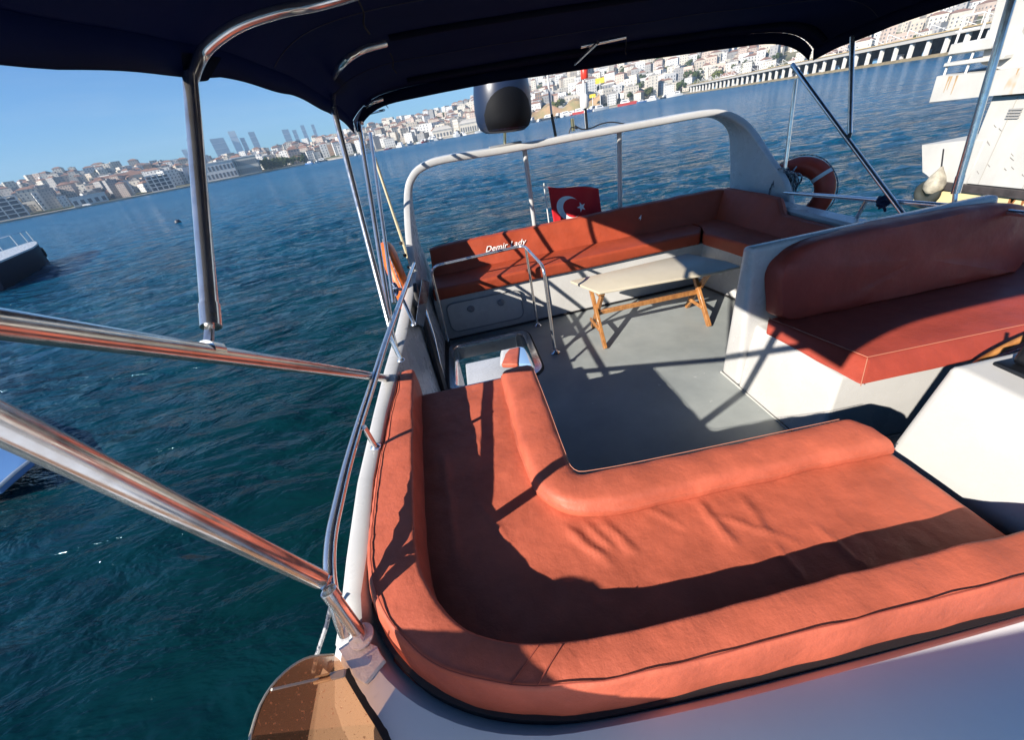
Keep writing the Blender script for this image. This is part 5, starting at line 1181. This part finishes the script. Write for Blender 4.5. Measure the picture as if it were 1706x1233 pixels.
tm = mesh_from(tube(BM(), [(0, 0, -1.5), (0.1, 0, 2), (0, 0.1, 5)], 0.35, 6, r2=0.15)); tm.materials.append(BARK)
def tree(th, d, s, zn):
    size = 'large' if s > 1.35 else 'small' if s < 1.0 else 'middling'; sec = next(q[1] for q in SECT if th <= q[0]); fr = d / tab(th, 1); lev = 'near the water' if fr < 1.1 else 'on the slope' if fr < 1.45 else 'near the ridge'
    o = bpy.data.objects.new('tree', None); COL.objects.link(o); o.location = pol(th, d, ground(th, d)); o.scale = (s, s, s); o.rotation_euler = (0, 0, rnd.uniform(0, 6))
    tag(o, '%s %s %s %s' % (size, zn.split(' tree')[0] + ' tree', lev, sec), 'tree', zn)
    a = bpy.data.objects.new('crown', rnd.choice(CR)); COL.objects.link(a); a.parent = o; b = bpy.data.objects.new('trunk', tm); COL.objects.link(b); b.parent = o
for k in range(26): tree(rnd.uniform(-21.6, -17.0), 598 + rnd.uniform(0, 60), rnd.uniform(.8, 1.5), 'dark green tree on the wooded point along the left shore')
for k in range(40): tree(rnd.uniform(-46, -10), 620 + rnd.uniform(0, 420), rnd.uniform(.6, 1.2), 'green tree between pale houses on the left hills')
for k in range(16): tree(rnd.uniform(-6, 8), 700 + rnd.uniform(0, 350), rnd.uniform(.9, 1.4), 'green tree near the ridge left of the navy dome')
for k in range(26): tree(rnd.uniform(10, 17), 570 + rnd.uniform(0, 120), rnd.uniform(1.0, 1.9), 'light green tree on the bank right of the navy dome')
for k in range(70): tree(rnd.uniform(18, 40), 575 + rnd.uniform(0, 420), rnd.uniform(1.0, 1.8), 'green tree on the hill between arch and pier')
# bank of bare earth
bm = BM(); loft(bm, [[pol(th, 566, WATER + 1.6), pol(th, 575, WATER + 11 + 3 * math.sin(th * 2)), pol(th, 600, WATER + 14 + 3 * math.sin(th * 2)), pol(th, 620, WATER)] for th in [10.5 + 9 * k / 20 for k in range(21)]])
setting(obj('earth_bank', bm, mat('orange_earth', (0.52, 0.30, 0.17), 0.9, col2=(0.25, 0.22, 0.10), vscale=0.06)))

# small craft along the shore
def craft_mesh(kind):
    bm = BM(); loft(bm, [[(x, -w, 1.3 + .3 * (x > 3)), (x, -w * .7, 0.0), (x, w * .7, 0.0), (x, w, 1.3 + .3 * (x > 3))] for x, w in ((-5, 1.5), (0, 1.7), (3.5, 1.2), (5.8, .1))])
    h = mesh_from(bm); bm = BM(); hexa(bm, [(-3.5, -1.1, 1.35), (2.2, -1.0, 1.35), (2.2, 1.0, 1.35), (-3.5, 1.1, 1.35), (-3, -.9, 3.0), (0.8, -.8, 3.0), (0.8, .8, 3.0), (-3, .9, 3.0)], .1, 1); c = mesh_from(bm)
    bm = BM(); box(bm, (-2.4, -1.08, 2.0), (0.6, 1.08, 2.55)); w = mesh_from(bm); return h, c, w
CH, CC_, CW = craft_mesh(0); CW.materials.append(GLASSY)
hulls = [PALE, mat('hull_red', (0.5, 0.06, 0.05), .5), mat('hull_blue', (0.08, 0.2, 0.45), .5), mat('hull_dark', (0.05, 0.06, 0.08), .5)]
hm = []; 
for m_ in hulls:
    me = CH.copy(); me.materials.append(m_); hm.append(me)
CC_.materials.append(PALE)
hn = ['white', 'red', 'blue', 'dark']
for k in range(46):
    th = rnd.choice([rnd.uniform(-18, -8), rnd.uniform(-8, 6), rnd.uniform(8, 28), rnd.uniform(10, 26)]); ci = rnd.choice([0, 0, 0, 1, 2, 3])
    d = tab(th, 1) - rnd.uniform(6, 22); s = rnd.uniform(.8, 1.9)
    o = bpy.data.objects.new('small_boat', None); COL.objects.link(o); o.location = pol(th, d, WATER - .2); o.rotation_euler = (0, 0, rnd.uniform(0, 6.28)); o.scale = (s, s, s)
    zn = 'left of the arch' if th < -8 else 'near the two halls' if th < 7 else 'along the quay behind the arch'
    tag(o, '%s %s hulled boat moored %s' % ('larger' if s > 1.35 else 'little', hn[ci], next(q[1] for q in SECT if th <= q[0])), 'boat', 'small boats at the far shore ' + zn)
    for nm, me in (('hull', hm[ci]), ('cabin', CC_), ('cabin_window', CW)):
        q = bpy.data.objects.new(nm, me); COL.objects.link(q); q.parent = o
o = bpy.data.objects.new('speedboat', None); COL.objects.link(o); o.location = (-341.406, 445.014, -3.3); o.rotation_euler = (0, 0, 0.3); o.scale = (1.3, 1.3, .9); tag(o, 'white speedboat under way off the left shore', 'boat')
for nm, me in (('hull', hm[0]), ('cabin', CC_)):
    q = bpy.data.objects.new(nm, me); COL.objects.link(q); q.parent = o
o = obj('mooring_buoy', lathe(BM(), [(0, -0.3), (0.35, -0.2), (0.45, 0.1), (0.3, 0.4), (0, 0.5)], (-42.466, 68.524, -3.2), (0, 0, 1), 12), mat('hull_dark', (0.05, 0.06, 0.08), .5)); tag(o, 'small dark mooring buoy floating left of the near pole', 'buoy')

# crane-like yellow boards and masts
for th, d, z, w, h, lab in ((19.5, 560, 27, 10, 5, 'yellow billboard higher on the bank right of the lamp mast'), (18.6, 560, 14, 7, 3.4, 'small yellow board low on the bank')):
    bm = BM(); p = pol(th, d, WATER + z); a = math.radians(-th); t = bpy.data.objects.new('billboard', None); COL.objects.link(t); t.location = pol(th, d, WATER + 1); t.rotation_euler = (0, 0, a); tag(t, lab, 'billboard')
    q = obj('panel', box(BM(), (-w / 2, -.3, z - h / 2), (w / 2, .3, z + h / 2)), mat('yellow_board', (0.80, 0.55, 0.03), .6)); q.parent = t
    q = obj('post', tube(BM(), [(0, 0, 0), (0, 0, z)], .4, 6), PALE); q.parent = t

# ---- long pier building at right
def pier():
    A = V((274.548, 457.301, -3.2)); B = V((195.303, 159.92, -3.2)); A = pol(29.5, 520, WATER)
    d = (B - A); L = d.length; d.normalize(); back = Vector((-d.y, d.x, 0));
    if back.dot(A) < 0: back = -back
    B2 = B + d * 45; L2 = L + 45
    t = bpy.data.objects.new('pier_building', None); COL.objects.link(t); t.location = A; tag(t, 'long waterside pier building on pale columns running to the right', 'building')
    H = 6.2
    def bx(s0, s1, b0, b1, z0, z1, nm, m):
        bm = BM(); q = [A + d * s0 + back * b0, A + d * s1 + back * b0, A + d * s1 + back * b1, A + d * s0 + back * b1]
        q = [v - A for v in q]; hexa(bm, [v + Vector((0, 0, z0)) for v in q] + [v + Vector((0, 0, z1)) for v in q]); o = obj(nm, bm, m); o.parent = t; return o
    bx(-6, L2, -2, 14, -1, 1.0, 'quay_edge', mat('mossy_concrete', (0.34, 0.27, 0.16), .9, var=.4, vscale=.5)); bx(-2, L2, 7, 14, 1.01, H - .02, 'back_wall', mat('shaded_glazing', (0.05, 0.055, 0.06), .9, col2=(0.02, 0.02, 0.025), vscale=.6))
    bx(-6, L2, -1.5, 14, H, H + 1.3, 'roof_slab', mat('grey_roof_edge', (0.50, 0.47, 0.42), .8)); bx(-6, L2, -1.8, -1.0, H + 1.31, H + 1.7, 'parapet', mat('ochre_edge', (0.5, 0.36, 0.18), .8))
    n = 42
    for k in range(n):
        s = L2 * k / (n - 1); bx(s - .6, s + .6, -.6, .6, 1.02, H - .02, 'column', WM['white'])
    for k in range(24):
        s = L2 * (k + .5) / 24; bx(s - 1.6, s + 1.6, 4.2, 5.2, 1.02, 2.8, 'stall_front', mat('stall_blue', (0.16, 0.34, 0.55), .6) if k % 2 else mat('stall_white', (0.6, 0.6, 0.6), .6))
    for k in range(40):
        s = L2 * k / 39; bm = BM(); p0 = d * s + back * (-.9); tube(bm, [p0 + Vector((0, 0, H + 1.7)), p0 + Vector((0, 0, H + 2.9))], .07, 5); o = obj('railing_post', bm, PALE); o.parent = t
    bm = BM(); tube(bm, [back * (-.9) + Vector((0, 0, H + 2.9)), d * L2 + back * (-.9) + Vector((0, 0, H + 2.9))], .07, 5); o = obj('railing', bm, PALE); o.parent = t
    bm = BM()
    for k in range(30):
        s = L2 * k / 30; p = d * s + back * 6; tube(bm, [p + Vector((0, 0, H + 1.3)), p + Vector((0, 0, H + 5)), p + d * (L2 / 30) + Vector((0, 0, H + 1.3)), p + d * (L2 / 30) + Vector((0, 0, H + 5))], .12, 4)
    o = obj('roof_truss', bm, PALE); o.parent = t
pier()

# ---- haze
bm = BM(); box(bm, (-3450, -3450, -8), (3450, 3450, 260)); hz = obj('haze', bm, None); stuff(hz)
m = bpy.data.materials.new('sea_haze'); m.use_nodes = True; nt = m.node_tree
for n in list(nt.nodes): nt.nodes.remove(n)
o_ = nt.nodes.new('ShaderNodeOutputMaterial'); pv = nt.nodes.new('ShaderNodeVolumePrincipled'); pv.inputs['Color'].default_value = (0.55, 0.78, 1.0, 1); pv.inputs['Density'].default_value = 0.00021; pv.inputs['Anisotropy'].default_value = 0.0
nt.links.new(pv.outputs['Volume'], o_.inputs['Volume']); hz.data.materials.append(m)

# ---- order words for look-alikes, counted along the shore from the left
ORD = ['leftmost', 'second', 'third', 'fourth', 'fifth', 'sixth', 'seventh', 'eighth', 'ninth', 'tenth', 'eleventh', 'twelfth'] 
same = {}
for o in bpy.data.objects:
    if o.parent is None and 'label' in o and 'group' in o: same.setdefault((o['group'], o['label']), []).append(o)
for (g_, l_), os_ in same.items():
    if len(os_) < 2 or len(os_) > 12: continue
    os_.sort(key=lambda o: math.atan2(o.location.x, o.location.y))
    for k, o in enumerate(os_): o['label'] = l_ + (', leftmost of %d alike' % len(os_) if k == 0 else ', %s from left' % ORD[k])
